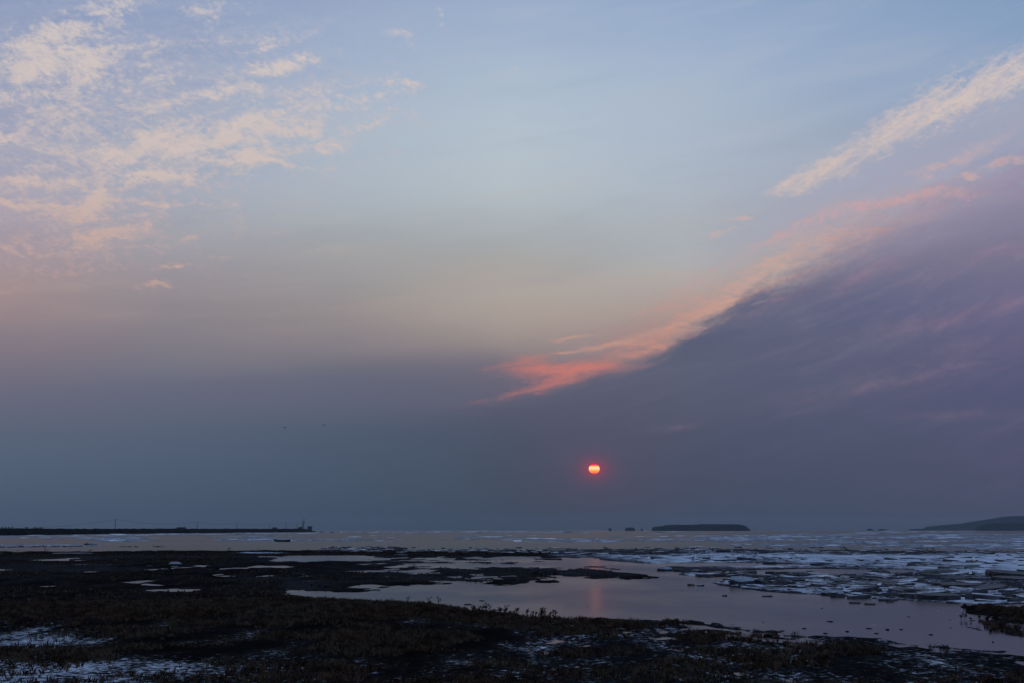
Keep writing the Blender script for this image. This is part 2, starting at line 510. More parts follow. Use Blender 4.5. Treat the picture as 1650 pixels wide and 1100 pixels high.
def np_mesh(name, verts, tris=None, quads=None, smooth=False, attrs=None, mat_index=None):
    me = bpy.data.meshes.new(name)
    verts = np.asarray(verts, dtype=np.float32)
    me.vertices.add(len(verts))
    me.vertices.foreach_set('co', verts.ravel())
    faces, sizes = [], []
    if quads is not None and len(quads):
        faces.append(np.asarray(quads, dtype=np.int32).ravel()); sizes.append(np.full(len(quads), 4, np.int32))
    if tris is not None and len(tris):
        faces.append(np.asarray(tris, dtype=np.int32).ravel()); sizes.append(np.full(len(tris), 3, np.int32))
    li = np.concatenate(faces); sz = np.concatenate(sizes)
    me.loops.add(len(li)); me.loops.foreach_set('vertex_index', li)
    me.polygons.add(len(sz))
    st = np.zeros(len(sz), np.int32); st[1:] = np.cumsum(sz)[:-1]
    me.polygons.foreach_set('loop_start', st)
    if mat_index is not None:
        me.polygons.foreach_set('material_index', np.asarray(mat_index, dtype=np.int32))
    me.update(calc_edges=True)
    if smooth:
        me.polygons.foreach_set('use_smooth', np.ones(len(sz), dtype=bool))
    for k_, v in (attrs or {}).items():
        a = me.attributes.new(k_, 'FLOAT', 'POINT')
        a.data.foreach_set('value', np.asarray(v, dtype=np.float32))
    return me


class MB:
    """collects simple solids into one mesh"""
    def __init__(s): s.v, s.f, s.m = [], [], []
    def add(s, vs, fs, mi=0):
        b = len(s.v); s.v += [tuple(v) for v in vs]; s.f += [tuple(b + i for i in f) for f in fs]; s.m += [mi] * len(fs)
    def box(s, c, size, rz=0.0, mi=0, taper=1.0):
        x, y, z = (d / 2 for d in size); M = Matrix.Rotation(rz, 3, 'Z'); c = Vector(c)
        vs = [c + M @ Vector((sx * x * (taper if sz > 0 else 1), sy * y * (taper if sz > 0 else 1), sz * z)) for sz in (-1, 1) for sy in (-1, 1) for sx in (-1, 1)]
        s.add(vs, [(0, 2, 3, 1), (4, 5, 7, 6), (0, 1, 5, 4), (2, 6, 7, 3), (0, 4, 6, 2), (1, 3, 7, 5)], mi)
    def tube(s, pts, rad, n=6, mi=0):
        pts = [Vector(p) for p in pts]; rads = rad if isinstance(rad, (list, tuple)) else [rad] * len(pts); vs = []
        for i, p in enumerate(pts):
            d = (pts[min(i + 1, len(pts) - 1)] - pts[max(i - 1, 0)]).normalized()
            a = d.cross(Vector((0, 0, 1)));  a = a.normalized() if a.length > 1e-4 else Vector((1, 0, 0)); b = d.cross(a)
            vs += [p + (a * math.cos(2 * math.pi * j / n) + b * math.sin(2 * math.pi * j / n)) * rads[i] for j in range(n)]
        fs = [(i * n + j, i * n + (j + 1) % n, (i + 1) * n + (j + 1) % n, (i + 1) * n + j) for i in range(len(pts) - 1) for j in range(n)]
        fs += [tuple(range(n))[::-1], tuple((len(pts) - 1) * n + j for j in range(n))]
        s.add(vs, fs, mi)
    def ball(s, c, r, mi=0, sc=(1, 1, 1), nu=8, nv=6):
        vs = []
        for i in range(1, nv):
            th = math.pi * i / nv
            vs += [Vector(c) + Vector((math.sin(th) * math.cos(2 * math.pi * j / nu) * r * sc[0], math.sin(th) * math.sin(2 * math.pi * j / nu) * r * sc[1], math.cos(th) * r * sc[2])) for j in range(nu)]
        t, b = len(vs), len(vs) + 1
        vs += [Vector(c) + Vector((0, 0, r * sc[2])), Vector(c) - Vector((0, 0, r * sc[2]))]
        fs = [(i * nu + j, (i + 1) * nu + j, (i + 1) * nu + (j + 1) % nu, i * nu + (j + 1) % nu) for i in range(nv - 2) for j in range(nu)]
        fs += [(t, j, (j + 1) % nu) for j in range(nu)] + [(b, (nv - 2) * nu + (j + 1) % nu, (nv - 2) * nu + j) for j in range(nu)]
        s.add(vs, fs, mi)
    def build(s, name, mats, parent=None, loc=(0, 0, 0), smooth=False):
        me = bpy.data.meshes.new(name); me.from_pydata(s.v, [], s.f)
        for m in mats: me.materials.append(m)
        me.polygons.foreach_set('material_index', s.m)
        if smooth: me.polygons.foreach_set('use_smooth', [True] * len(s.f))
        me.update()
        return link(name, me, (), parent, loc)


# numpy noise -------------------------------------------------------------
def _hash(ix, iy, seed):
    h = (ix.astype(np.int64) * 374761393 + iy.astype(np.int64) * 668265263 + seed * 974634777) & 0x7fffffff
    h = ((h ^ (h >> 13)) * 1274126177) & 0x7fffffff
    return ((h ^ (h >> 16)) & 0xffffff) / float(0xffffff)


def vnoise(x, y, seed=0):
    ix, iy = np.floor(x), np.floor(y)
    fx, fy = x - ix, y - iy
    fx = fx * fx * (3 - 2 * fx); fy = fy * fy * (3 - 2 * fy)
    a, b = _hash(ix, iy, seed), _hash(ix + 1, iy, seed)
    c, d = _hash(ix, iy + 1, seed), _hash(ix + 1, iy + 1, seed)
    return (a + (b - a) * fx) * (1 - fy) + (c + (d - c) * fx) * fy


def fbm(x, y, octv=4, seed=0, gain=0.5):
    t, amp, s = 0.0, 1.0, 0.0
    for i in range(octv):
        t = t + vnoise(x * 2 ** i + i * 17.3, y * 2 ** i - i * 9.1, seed + i) * amp
        s += amp; amp *= gain
    return t / s - 0.5            # about -0.5 .. 0.5


def world_to_px(x, y, z=0.0):
    r = np.stack([x, y, z - CAM_H + 0 * x], -1)
    fwd = r[..., 1] * math.cos(PITCH) + r[..., 2] * math.sin(PITCH)
    up = -r[..., 1] * math.sin(PITCH) + r[..., 2] * math.cos(PITCH)
    fwd = np.maximum(fwd, 1e-3)
    return 825 + F_PX * r[..., 0] / fwd, 550 - F_PX * up / fwd


def sdf(px, py, poly, ax=9.0):
    """signed distance to a polygon (inside positive), x shrunk by ax"""
    P = np.array(poly, float); X, Y = px / ax, py
    PX, PY = P[:, 0] / ax, P[:, 1]
    best = np.full(px.shape, 1e9); ins = np.zeros(px.shape, bool); n = len(P)
    for i in range(n):
        x0, y0, x1, y1 = PX[i], PY[i], PX[(i + 1) % n], PY[(i + 1) % n]
        dx_, dy_ = x1 - x0, y1 - y0
        t = np.clip(((X - x0) * dx_ + (Y - y0) * dy_) / (dx_ * dx_ + dy_ * dy_ + 1e-9), 0, 1)
        best = np.minimum(best, (X - x0 - t * dx_) ** 2 + (Y - y0 - t * dy_) ** 2)
        if y0 != y1:
            c = ((y0 > Y) != (y1 > Y)) & (X < (x1 - x0) * (Y - y0) / (y1 - y0) + x0)
            ins ^= c
    d = np.sqrt(best)
    return np.where(ins, d, -d)


def sm(x, a, b):
    t = np.clip((x - a) / (b - a), 0, 1)
    return t * t * (3 - 2 * t)


# ---------------------------------------------------------------- materials
def mat(name):
    m = bpy.data.materials.new(name); m.use_nodes = True
    m.node_tree.nodes.clear()
    n = NT(m.node_tree)
    b = n.n('ShaderNodeBsdfPrincipled'); o = n.n('ShaderNodeOutputMaterial')
    n.t.links.new(b.outputs[0], o.inputs['Surface'])
    return m, n, b


def bump(n, b, h, strength, dist):
    bp = n.n('ShaderNodeBump'); bp.inputs['Strength'].default_value = strength; bp.inputs['Distance'].default_value = dist
    n.put(bp.inputs['Height'], h)
    n.t.links.new(bp.outputs[0], b.inputs['Normal'])


def objco(n):
    return S(n, n.n('ShaderNodeTexCoord').outputs['Object'])


def attr(n, name):
    a = n.n('ShaderNodeAttribute'); a.attribute_name = name
    return S(n, a.outputs['Fac'])


def simple(name, c1, c2, scale=1.0, rough=0.8, spec=0.2, bmp=0.0):
    m, n, b = mat(name)
    co = objco(n)
    f = n.noise(co, scale, 5.0, 0.6)
    n.put(b.inputs['Base Color'], n.mix(n.sstep(f, 0.35, 0.65), c1, c2))
    b.inputs['Roughness'].default_value = rough
    b.inputs['Specular IOR Level'].default_value = spec if spec > 0.15 else 0.0
    if bmp: bump(n, b, n.noise(co, scale * 3, 5.0, 0.6), 0.6, bmp)
    return m


# mudflat: mud, dirty ice, snow by attribute
M_MUD, n, b = mat('mud_and_snow')
co = objco(n)
sn, icy = attr(n, 'snow'), attr(n, 'icy')
nz = n.noise(co, 3.3, 7.0, 0.74)
nz2 = n.noise(n.vec('MULTIPLY', co, (1.0, 0.45, 1.0)), 0.35, 5.0, 0.6)
mask = n.sstep(sn + (nz - 0.5) * 1.9 + (nz2 - 0.5) * 0.9, 0.42, 0.70)
mudc = n.mix(n.sstep(nz2 + (nz - 0.5) * 0.8, 0.35, 0.7), (0.0060, 0.0050, 0.0046), (0.022, 0.0185, 0.017))
icec = n.mix(n.sstep(nz, 0.35, 0.65), (0.020, 0.019, 0.021), (0.075, 0.075, 0.084))
snowc = n.mix(n.sstep(nz2, 0.3, 0.7), (0.42, 0.45, 0.50), (0.66, 0.69, 0.74))
base = n.mix(icy, mudc, icec)
n.put(b.inputs['Base Color'], n.mix(mask, base, snowc))
n.put(b.inputs['Roughness'], n.sstep(mask, 0, 1, 0.75, 0.65))
b.inputs['Specular IOR Level'].default_value = 0.0
bump(n, b, n.noise(co, 3.0, 6.0, 0.7) + mask * 0.35, 0.8, 0.12)

# refrozen pool
M_POOL, n, b = mat('refrozen_pool_ice')
co = objco(n)
z1 = n.noise(n.vec('MULTIPLY', co, (0.05, 0.025, 1)), 1.0, 5.0, 0.6)
z2 = n.noise(co, 0.9, 5.0, 0.6)
z3 = n.noise(n.vec('MULTIPLY', co, (0.25, 0.09, 1)), 1.0, 6.0, 0.65, 0.8)
dust = n.sstep(z3 + (z2 - 0.5) * 0.5, 0.66, 0.82)
basec = n.mix(n.sstep(z1, 0.38, 0.62), (0.035, 0.032, 0.033), (0.088, 0.084, 0.078))
basec = n.mix(dust * 0.45, basec, (0.42, 0.43, 0.46))
vo = n.n('ShaderNodeTexVoronoi', feature='DISTANCE_TO_EDGE'); n.put(vo.inputs['Vector'], n.vec('ADD', co, n.comb(z2 * 2.5, z3 * 8.0, 0))); vo.inputs['Scale'].default_value = 0.045
crack = n.sstep(S(n, vo.outputs['Distance']), 0.0, 0.012, 1.0, 0.0) * n.sstep(z1, 0.5, 0.6)
basec = n.mix(crack * 0.5, basec, (0.02, 0.018, 0.02))
n.put(b.inputs['Base Color'], basec)
n.put(b.inputs['Roughness'], n.sstep(z1, 0.35, 0.65, 0.12, 0.24) + dust * 0.25)
b.inputs['IOR'].default_value = 1.31
bump(n, b, n.noise(n.vec('MULTIPLY', co, (1.0, 0.5, 1)), 0.8, 5.0, 0.6), 0.18, 0.03)

# sea
M_SEA, n, b = mat('cold_sea_water')
co = objco(n)
cx_, cy_, cz_ = n.sep(co)
z1 = n.noise(n.vec('MULTIPLY', co, (0.004, 0.0022, 1)), 1.0, 5.0, 0.6)
z2 = n.noise(n.vec('MULTIPLY', co, (0.05, 0.02, 1)), 1.0, 6.0, 0.65)
slush = n.sstep(z1 + (z2 - 0.5) * 0.6, 0.48, 0.62)
n.put(b.inputs['Base Color'], n.mix(slush, (0.012, 0.012, 0.012), (0.05, 0.052, 0.056)))
dist_ = n.vec('LENGTH', n.comb(cx_, cy_, 0.0))
rip = n.sstep(dist_ + (z1 - 0.5) * 260.0, 520.0, 330.0)
n.put(b.inputs['Roughness'], n.sstep(slush, 0, 1, 0.36, 0.42) + rip * 0.06)
n.put(b.inputs['Specular IOR Level'], rip * 0.24 + 0.22)
b.inputs['IOR'].default_value = 1.33
bump(n, b, n.noise(n.vec('MULTIPLY', co, (0.8, 1.0, 1)), 0.9, 5.0, 0.6), 0.75, 0.14)
_bp = [x for x in n.t.nodes if x.type == 'BUMP'][0]
n.put(_bp.inputs['Strength'], rip * 0.76 + 0.04)

# slabs
M_TOP, n, b = mat('snowy_slab_top')
co = objco(n)
nz = n.noise(co, 0.9, 6.0, 0.65)
n.put(b.inputs['Base Color'], n.mix(n.sstep(nz, 0.44, 0.60), (0.10, 0.105, 0.12), (0.60, 0.64, 0.70)))
b.inputs['Roughness'].default_value = 0.55
bump(n, b, n.noise(co, 4.0, 5.0, 0.6), 0.6, 0.06)
M_SIDE = simple('dirty_ice_side', (0.008, 0.007, 0.008), (0.05, 0.050, 0.056), 1.6, 0.6, 0.25, 0.05)
M_DIRTY = simple('muddy_slab_top', (0.014, 0.013, 0.014), (0.075, 0.075, 0.082), 1.1, 0.6, 0.25, 0.05)
M_PALE = simple('blue_grey_ice', (0.13, 0.155, 0.185), (0.30, 0.335, 0.38), 0.8, 0.5, 0.3, 0.03)
M_FLOE = simple('snowed_floe', (0.42, 0.46, 0.54), (0.78, 0.81, 0.86), 0.15, 0.6, 0.2, 0.03)
M_CLOD = simple('wet_mud_clod', (0.006, 0.005, 0.005), (0.016, 0.013, 0.012), 6.0, 0.8, 0.1, 0.03)

M_GRASS, n, b = mat('dry_marsh_grass')
co = objco(n)
g1 = n.noise(co, 0.10, 4.0, 0.6)
g2 = n.noise(co, 1.3, 5.0, 0.7)
gc = n.mix(n.sstep(g1, 0.42, 0.58), (0.085, 0.060, 0.036), (0.080, 0.033, 0.014))
gc = n.mix(n.sstep(g2, 0.40, 0.62), n.mix(0.85, gc, (0.010, 0.007, 0.005)), n.mix(0.35, gc, (0.15, 0.115, 0.08)))
n.put(b.inputs['Base Color'], gc)
b.inputs['Roughness'].default_value = 0.9
b.inputs['Specular IOR Level'].default_value = 0.05
M_TWIG = simple('dark_twig', (0.012, 0.008, 0.006), (0.03, 0.018, 0.012), 5.0, 0.9, 0.05)

M_SPIT = simple('spit_earth', (0.004, 0.004, 0.004), (0.014, 0.012, 0.011), 0.06, 0.9, 0.0, 0.6)
M_ISLE = simple('wooded_island', (0.010, 0.013, 0.012), (0.022, 0.026, 0.022), 0.01, 0.9, 0.05)
M_CROWN = simple('dark_foliage', (0.008, 0.009, 0.008), (0.018, 0.018, 0.014), 0.5, 0.9, 0.05)
M_WOOD = simple('weathered_wood', (0.02, 0.018, 0.017), (0.045, 0.04, 0.037), 3.0, 0.8, 0.1)
M_HULL = simple('tarred_hull', (0.006, 0.006, 0.008), (0.016, 0.015, 0.017), 2.0, 0.6, 0.2)
M_WALL = simple('grey_render_wall', (0.03, 0.03, 0.034), (0.06, 0.06, 0.066), 0.6, 0.85, 0.1)
M_ROOF = simple('dark_roof_sheet', (0.012, 0.012, 0.015), (0.03, 0.03, 0.034), 0.8, 0.7, 0.2)
M_GLASS = simple('dark_window_glass', (0.01, 0.012, 0.015), (0.02, 0.022, 0.028), 1.0, 0.2, 0.5)
M_STEEL = simple('rusty_steel', (0.02, 0.018, 0.018), (0.04, 0.034, 0.03), 2.0, 0.6, 0.3)
M_BIRD = simple('dark_feathers', (0.01, 0.01, 0.012), (0.03, 0.03, 0.034), 8.0, 0.8, 0.1)

# ---------------------------------------------------------------- terrain masks (photo px, projected on the ground)
MAIN_POOL = [(452, 956), (500, 951), (545, 952), (610, 951), (625, 947), (560, 946), (610, 943), (690, 941), (744, 937), (762, 939), (880, 938), (888, 935),
             (770, 933), (778, 929), (885, 931), (905, 928), (872, 921), (790, 919), (900, 917), (900, 912), (850, 905), (900, 899), (960, 902), (1050, 912), (1092, 922), (1130, 935),
             (1165, 946), (1240, 954), (1330, 960), (1400, 966), (1480, 969), (1570, 973), (1650, 974), (2100, 978), (2100, 1075),
             (1650, 1053), (1560, 1046), (1450, 1036), (1300, 1026), (1200, 1013), (1100, 1001), (1000, 1001), (900, 998), (820, 992),
             (760, 984), (715, 976), (690, 973), (620, 971), (540, 965), (490, 960)]
PONDS = [MAIN_POOL,
         [(395, 900), (420, 897), (560, 895.5), (700, 897), (712, 900), (640, 903), (500, 903.5), (400, 903)],
         [(574, 920), (600, 918.5), (700, 920), (732, 921.5), (640, 922.5)],
         [(596, 909), (650, 907.6), (750, 909), (700, 911), (620, 911)],
         [(178, 937), (215, 935.5), (232, 938), (272, 944), (230, 946), (200, 944)],
         [(200, 952), (240, 949), (330, 949.5), (300, 953), (240, 955)],
         [(183, 912), (260, 908.5), (350, 911), (330, 914), (250, 916)],
         [(300, 916), (360, 913.5), (430, 911), (460, 913), (400, 917)],
         [(282, 927), (350, 924.6), (450, 926.5), (400, 930), (340, 929.5)],
         [(455, 926.5), (500, 924.6), (545, 926), (500, 928)],
         [(90, 903), (120, 901.6), (152, 903), (120, 904.4)],
         [(10, 945), (60, 943.5), (120, 944.5), (60, 946.5)],
         [(-60, 916), (0, 914.5), (14, 916), (0, 917.5), (-60, 918)],
         [(395, 946), (430, 944.6), (450, 946), (420, 948)],
         [(730, 897), (820, 895), (905, 899), (860, 903), (760, 901)],
         [(700, 914), (760, 913), (800, 915), (740, 916.5)]]
MUD_ON = [  # tongues and islets over the pools
    [(795, 914), (850, 916.5), (905, 912.5), (950, 913), (985, 919), (1052, 928), (1040, 930), (960, 929), (900, 926), (870, 921)],
    [(770, 936), (880, 935.5), (890, 937.5), (790, 939.5)],
    [(540, 948), (590, 949), (612, 951), (590, 953), (540, 952)],
    [(740, 928.5), (800, 926), (885, 928), (882, 931), (780, 930)],
    [(1548, 976), (1600, 971), (1700, 969), (2100, 965), (2100, 992), (1650, 994), (1580, 987)],
    [(1572, 1000), (1640, 996), (2100, 996), (2100, 1040), (1680, 1028), (1610, 1018), (1580, 1010)],
]
SHELF = [(870, 888), (930, 884), (1100, 882), (1400, 886), (1650, 889), (2300, 895), (2300, 975), (1650, 972), (1570, 971), (1480, 967), (1400, 963),
         (1330, 957), (1240, 952), (1165, 943), (1130, 932), (1095, 919), (1050, 909), (960, 899), (890, 896)]
GREY_GAPS = [  # refrozen brownish strips inside the shelf
    [(1130, 921), (1300, 915), (1470, 916), (1480, 921), (1330, 925), (1180, 926)],
    [(1000, 909), (1150, 905), (1350, 908), (1200, 912), (1060, 913)],
    [(1080, 930), (1180, 925), (1290, 926), (1180, 935), (1120, 938)]]


def masks(x, y):
    px, py = world_to_px(x, y)
    # wander the outlines a little
    px2 = px + fbm(x * 0.09, y * 0.05, 3, 5) * 60
    py2 = py + fbm(x * 0.12, y * 0.05, 3, 9) * np.clip((py - 880) * 0.10, 1.0, 7.0)
    m = np.full(px.shape, 6.0)
    top = 890.0 + 3.0 * sm(px, 300, -50) - 0.0 * px
    m = np.minimum(m, (py - (top - 2.5)) * 0.9)
    for P in PONDS:
        m = np.minimum(m, -sdf(px2, py2, P))
    for P in MUD_ON:
        q = sdf(px2, py2, P)
        m = np.maximum(m, np.where(px > 1450, q * 2.0 + 2.6, q))
    sh = sdf(px2, py2, SHELF)
    m = np.where(px2 > 905, np.minimum(m, -sh - 3.4 * sm(px2, 905, 980)), m)
    for P in GREY_GAPS:
        sh = np.minimum(sh, -sdf(px2, py2, P) + 0.4)
    return px, py, m, sh


def ground(x, y):
    px, py, m, sh = masks(x, y)
    d = np.hypot(x, y)
    n_big = fbm(x * 0.05, y * 0.03, 4, 21)
    n_mid = fbm(x * 0.45, y * 0.22, 4, 31)
    n_fine = fbm(x * 1.6, y * 0.9, 3, 41)
    streak = np.exp(-((px - 760) / 230.0) ** 2) * sm(py, 890, 898) * sm(py, 942, 930)      # striped mud among pools
    wet = sm(px, 760, 900) * sm(py, 985, 1005)                                             # right foreground: thin icy puddles
    left_flat = sm(px, 200, 60) * sm(py, 998, 1008) * sm(py, 1056, 1046)
    h = np.clip(m, -3.5, 5.0) * 0.035 + n_big * 0.10 + n_mid * 0.13 + n_fine * 0.05
    h = h + 0.05
    h = h - streak * 0.055 + streak * (n_mid * 0.22 + fbm(x * 0.05, y * 0.05, 3, 93) * 0.22)
    h = h - wet * 0.155 * sm(m, 0.0, 3.0) + wet * n_mid * 0.2 + wet * n_fine * 0.10
    h = h - left_flat * 0.12
    # scattered shallow pools and bare flats over the marsh
    n_pool = fbm(x * 0.035 + 3.1, y * 0.022, 4, 83)
    mid = sm(py, 893, 897) * sm(py, 962, 950) * (0.55 + 0.45 * sm(px, -50, 120)) * (1 - 0.8 * np.exp(-((py - 905.5) / 2.2) ** 2)) * (1 - 0.85 * np.exp(-((py - 926) / 3.0) ** 2) * sm(px, 500, 250)) * (1 - 0.95 * sm(py, 934, 940) * sm(px, 470, 440))
    h = h - 0.28 * mid * sm(n_pool, 0.03, 0.20) + mid * (n_mid * 0.22 + fbm(x * 0.16, y * 0.05, 3, 47) * 0.22)
    flat_ = mid * sm(n_pool, -0.06, 0.10)
    rag = np.exp(-(m / 2.4) ** 2) * sm(py, 940, 985)
    h = h + rag * (fbm(x * 0.55, y * 0.30, 4, 53) * 0.34 + 0.01)
    h = h + np.exp(-(m / 1.5) ** 2) * sm(py, 960, 935) * fbm(x * 0.22, y * 0.09, 4, 57) * 0.22
    h = np.where(m < -3.3, np.minimum(h, -0.06), h)
    # shelf of frozen rubble
    s = sm(sh, -0.8, 1.2)
    hs = 0.10 + n_mid * 0.30 + n_fine * 0.16 + n_big * 0.15
    h = np.where((sdf(px, py, SHELF) > 0.6) & (sh < 0) & (px > 905), np.minimum(h, -0.10 + n_mid * 0.3), h)
    h = np.where((sh < 0.6) & (sh > -6) & (px > 905) & (py > 898) & (s < 0.5), np.minimum(h, -0.07), h)
    h = h * (1 - s) + hs * s
    # snow
    sea_edge = sm(py, 892, 886)
    snow = 0.06 + 0.16 * sm(py, 996, 1012) + 0.05 * flat_
    snow = snow + 0.20 * sm(py, 1060, 1086) * sm(px, 560, 200) + 0.08 * sm(py, 1050, 1090) * sm(px, 900, 500)
    snow = snow + 0.20 * left_flat * sm(n_big, -0.3, 0.2) + 0.3 * np.exp(-((px - 80) / 75.0) ** 2 - ((py - 1036) / 9.0) ** 2)
    snow = snow + 0.12 * wet
    snow = snow + 0.30 * np.exp(-((px - 650) / 28.0) ** 2 - ((py - 1000) / 5.0) ** 2)
    snow = snow + 0.30 * np.exp(-((px - 445) / 18.0) ** 2 - ((py - 995) / 3.0) ** 2)
    for (cx, cy, rx, ry, a_) in [(420, 891, 45, 1.6, .8), (560, 887, 60, 1.4, .3), (700, 886.5, 90, 2.2, .45), (790, 886, 60, 2, .5), (900, 888, 50, 2, .4),
                                 (120, 911, 60, 2, .2), (80, 945, 90, 3, .25)]:
        snow = snow + a_ * np.exp(-((px - cx) / rx) ** 2 - ((py - cy) / ry) ** 2)
    patch = fbm(x * 0.07, y * 0.025, 4, 61)
    ssnow = 0.56 + patch * 0.9 + 0.10 * np.exp(-((py - 905) / 8.0) ** 2) - 0.34 * np.exp(-((py - 889) / 4.0) ** 2) + 0.06 * sm(px, 1150, 1400)
    ssnow = ssnow - 0.25 * np.exp(-((py - 919) / 4.0) ** 2) * sm(px, 1500, 1300) - 0.25 * sm(py, 958, 966) * sm(px, 1560, 1480) + 0.15 * sm(px, 1560, 1620) * sm(py, 950, 960)
    snow = snow * (1 - s) + ssnow * s
    icy = s + 0.25 * streak + 0.14 * wet + 0.45 * flat_
    # grass weight
    g = sm(m, 0.6, 2.6) * (1 - s) * (1 - 0.75 * streak) * (1 - 0.8 * flat_)
    return px, py, h, np.clip(snow, 0, 1), np.clip(icy, 0, 1), g, m, sh, d, wet, left_flat


# main terrain grid, polar about the viewpoint
rows_px = np.concatenate([np.linspace(1700, 1140, 30), np.linspace(1136, 884, 400)])
el_rows = np.array([CAM_H / math.tan(-math.radians(azel(825, p)[1])) for p in rows_px])
azs = np.radians(np.linspace(-37, 37, 960))
DD, AA = np.meshgrid(el_rows, azs, indexing='ij')
GX, GY = DD * np.sin(AA), DD * np.cos(AA)
px, py, h, snow, icy, g, m, sh, d, wet, lf = ground(GX.ravel(), GY.ravel())
V = np.stack([GX.ravel(), GY.ravel(), h], -1)
nr, nc = DD.shape
idx = np.arange(nr * nc).reshape(nr, nc)
Q = np.stack([idx[:-1, :-1], idx[:-1, 1:], idx[1:, 1:], idx[1:, :-1]], -1).reshape(-1, 4)
keep = (h[Q].max(1) > -0.05)
me = np_mesh('mudflat', V, quads=Q[keep], smooth=True, attrs={'snow': snow, 'icy': icy})
tag(link('mudflat', me, [M_MUD]), 'dark frozen mudflat with snow patches', kind='structure')

# shore behind and beside the viewpoint
r2 = np.array([0.5, 4, 8, 14, 25, 45, 90, 180, 400]); a2 = np.radians(np.linspace(37, 323, 90))
D2, A2 = np.meshgrid(r2, a2, indexing='ij')
X2, Y2 = (D2 * np.sin(A2)).ravel(), (D2 * np.cos(A2)).ravel()
Z2 = 0.18 + fbm(X2 * 0.1, Y2 * 0.1, 3, 3) * 0.3
i2 = np.arange(D2.size).reshape(D2.shape)
Q2 = np.stack([i2[:-1, :-1], i2[:-1, 1:], i2[1:, 1:], i2[1:, :-1]], -1).reshape(-1, 4)
me = np_mesh('shore', np.stack([X2, Y2, Z2], -1), quads=Q2, smooth=True, attrs={'snow': 0.25 + 0 * X2, 'icy': 0 * X2})
link('shore', me, [M_MUD])['kind'] = 'structure'
# wedge between the viewpoint and the mudflat
D3, A3 = np.meshgrid(np.array([0.5, 4, el_rows[0]]), np.radians(np.linspace(-37, 37, 40)), indexing='ij')
X3, Y3 = (D3 * np.sin(A3)).ravel(), (D3 * np.cos(A3)).ravel()
i3 = np.arange(D3.size).reshape(D3.shape)
me = np_mesh('near_ground', np.stack([X3, Y3, 0.16 + 0 * X3], -1), quads=np.stack([i3[:-1, :-1], i3[:-1, 1:], i3[1:, 1:], i3[1:, :-1]], -1).reshape(-1, 4),
             attrs={'snow': 0.25 + 0 * X3, 'icy': 0 * X3})
link('near_ground', me, [M_MUD])['kind'] = 'structure'


def ring(name, r0, r1, z, m_, nseg=180, steps=1):
    rs = np.geomspace(max(r0, 0.5), r1, steps + 1); th = np.linspace(0, 2 * np.pi, nseg + 1)
    a, b_ = np.meshgrid(rs, th, indexing='ij'); i = np.arange(a.size).reshape(a.shape)
    me = np_mesh(name, np.stack([(a * np.sin(b_)).ravel(), (a * np.cos(b_)).ravel(), z + 0 * a.ravel()], -1),
                 quads=np.stack([i[:-1, :-1], i[:-1, 1:], i[1:, 1:], i[1:, :-1]], -1).reshape(-1, 4))
    o = link(name, me, [m_]); o['kind'] = 'structure'
    return o


R_EDGE = CAM_H / math.tan(-math.radians(azel(825, 887)[1]))
ring('frozen_pool', 0.5, R_EDGE, 0.0, M_POOL, 180, 6)
ring('sea', R_EDGE, 16000.0, -0.004, M_SEA, 240, 10)

# ---------------------------------------------------------------- sea ice plates (nobody could count these)


def plates(name, n_try, dens_fn, yr, size, thick, zoff, tilt, mats, xr=(-250, 1900), flat_y=1.0, seed=1):
    r = np.random.default_rng(seed)
    # uniform in picture height gives even cover of the receding sheet
    py = r.uniform(yr[0], yr[1], n_try); px_ = r.uniform(xr[0], xr[1], n_try)
    el = np.array([0.0]); dist = CAM_H * F_PX / (py - 853.0) * 1.0
    az = np.arctan((px_ - 825) / F_PX / math.cos(PITCH))
    X, Y = dist * np.tan(az), dist
    pxx, pyy = world_to_px(X, Y)
    keep = r.uniform(0, 1, n_try) < dens_fn(pxx, pyy, X, Y)
    X, Y, pyy = X[keep], Y[keep], pyy[keep]
    n_ = len(X); K = 7
    sc = size[0] * (size[1] / size[0]) ** r.uniform(0, 1, n_) ** 1.6
    far = np.clip(np.hypot(X, Y) / 500.0, 0.6, 6.0) if flat_y > 1 else np.ones(n_)
    sc = sc * far
    th0 = r.uniform(0, 2 * np.pi, n_)
    ang = th0[:, None] + np.linspace(0, 2 * np.pi, K, endpoint=False)[None] + r.uniform(-.3, .3, (n_, K))
    rad = sc[:, None] * r.uniform(0.6, 1.0, (n_, K)) * 0.5
    ox, oy = np.cos(ang) * rad * r.uniform(1.0, 2.8, (n_, 1)), np.sin(ang) * rad * flat_y
    tk = thick[0] + (thick[1] - thick[0]) * r.uniform(0, 1, n_) ** 2
    tx, ty = r.normal(0, tilt, n_), r.normal(0, tilt, n_)
    zb = zoff + r.uniform(0, 0.06, n_) + np.maximum(0, (np.abs(tx) + np.abs(ty)) * sc * 0.3)
    zt = zb[:, None] + tk[:, None] + ox * tx[:, None] + oy * ty[:, None]
    zz = zb[:, None] - 0.25 + ox * tx[:, None] + oy * ty[:, None]
    top = np.stack([X[:, None] + ox * .96, Y[:, None] + oy * .96, zt], -1)
    bot = np.stack([X[:, None] + ox, Y[:, None] + oy, zz], -1)
    V_ = np.concatenate([top, bot], 1).reshape(-1, 3)
    b0 = (np.arange(n_) * 2 * K)[:, None]
    j = np.arange(K); jn = (j + 1) % K
    sq = np.stack([b0 + j, b0 + K + j, b0 + K + jn, b0 + jn], -1).reshape(-1, 4)
    tt = np.stack([np.broadcast_to(b0, (n_, K - 2)), b0 + np.arange(1, K - 1), b0 + np.arange(2, K)], -1).reshape(-1, 3)
    mt = (r.uniform(0, 1, n_) < 0.30).astype(int) * 2
    mi = np.concatenate([np.full(len(sq), 1), np.repeat(mt, K - 2)])
    me = np_mesh(name, V_, tris=tt, quads=sq, mat_index=mi)
    o = link(name, me, mats)
    return o


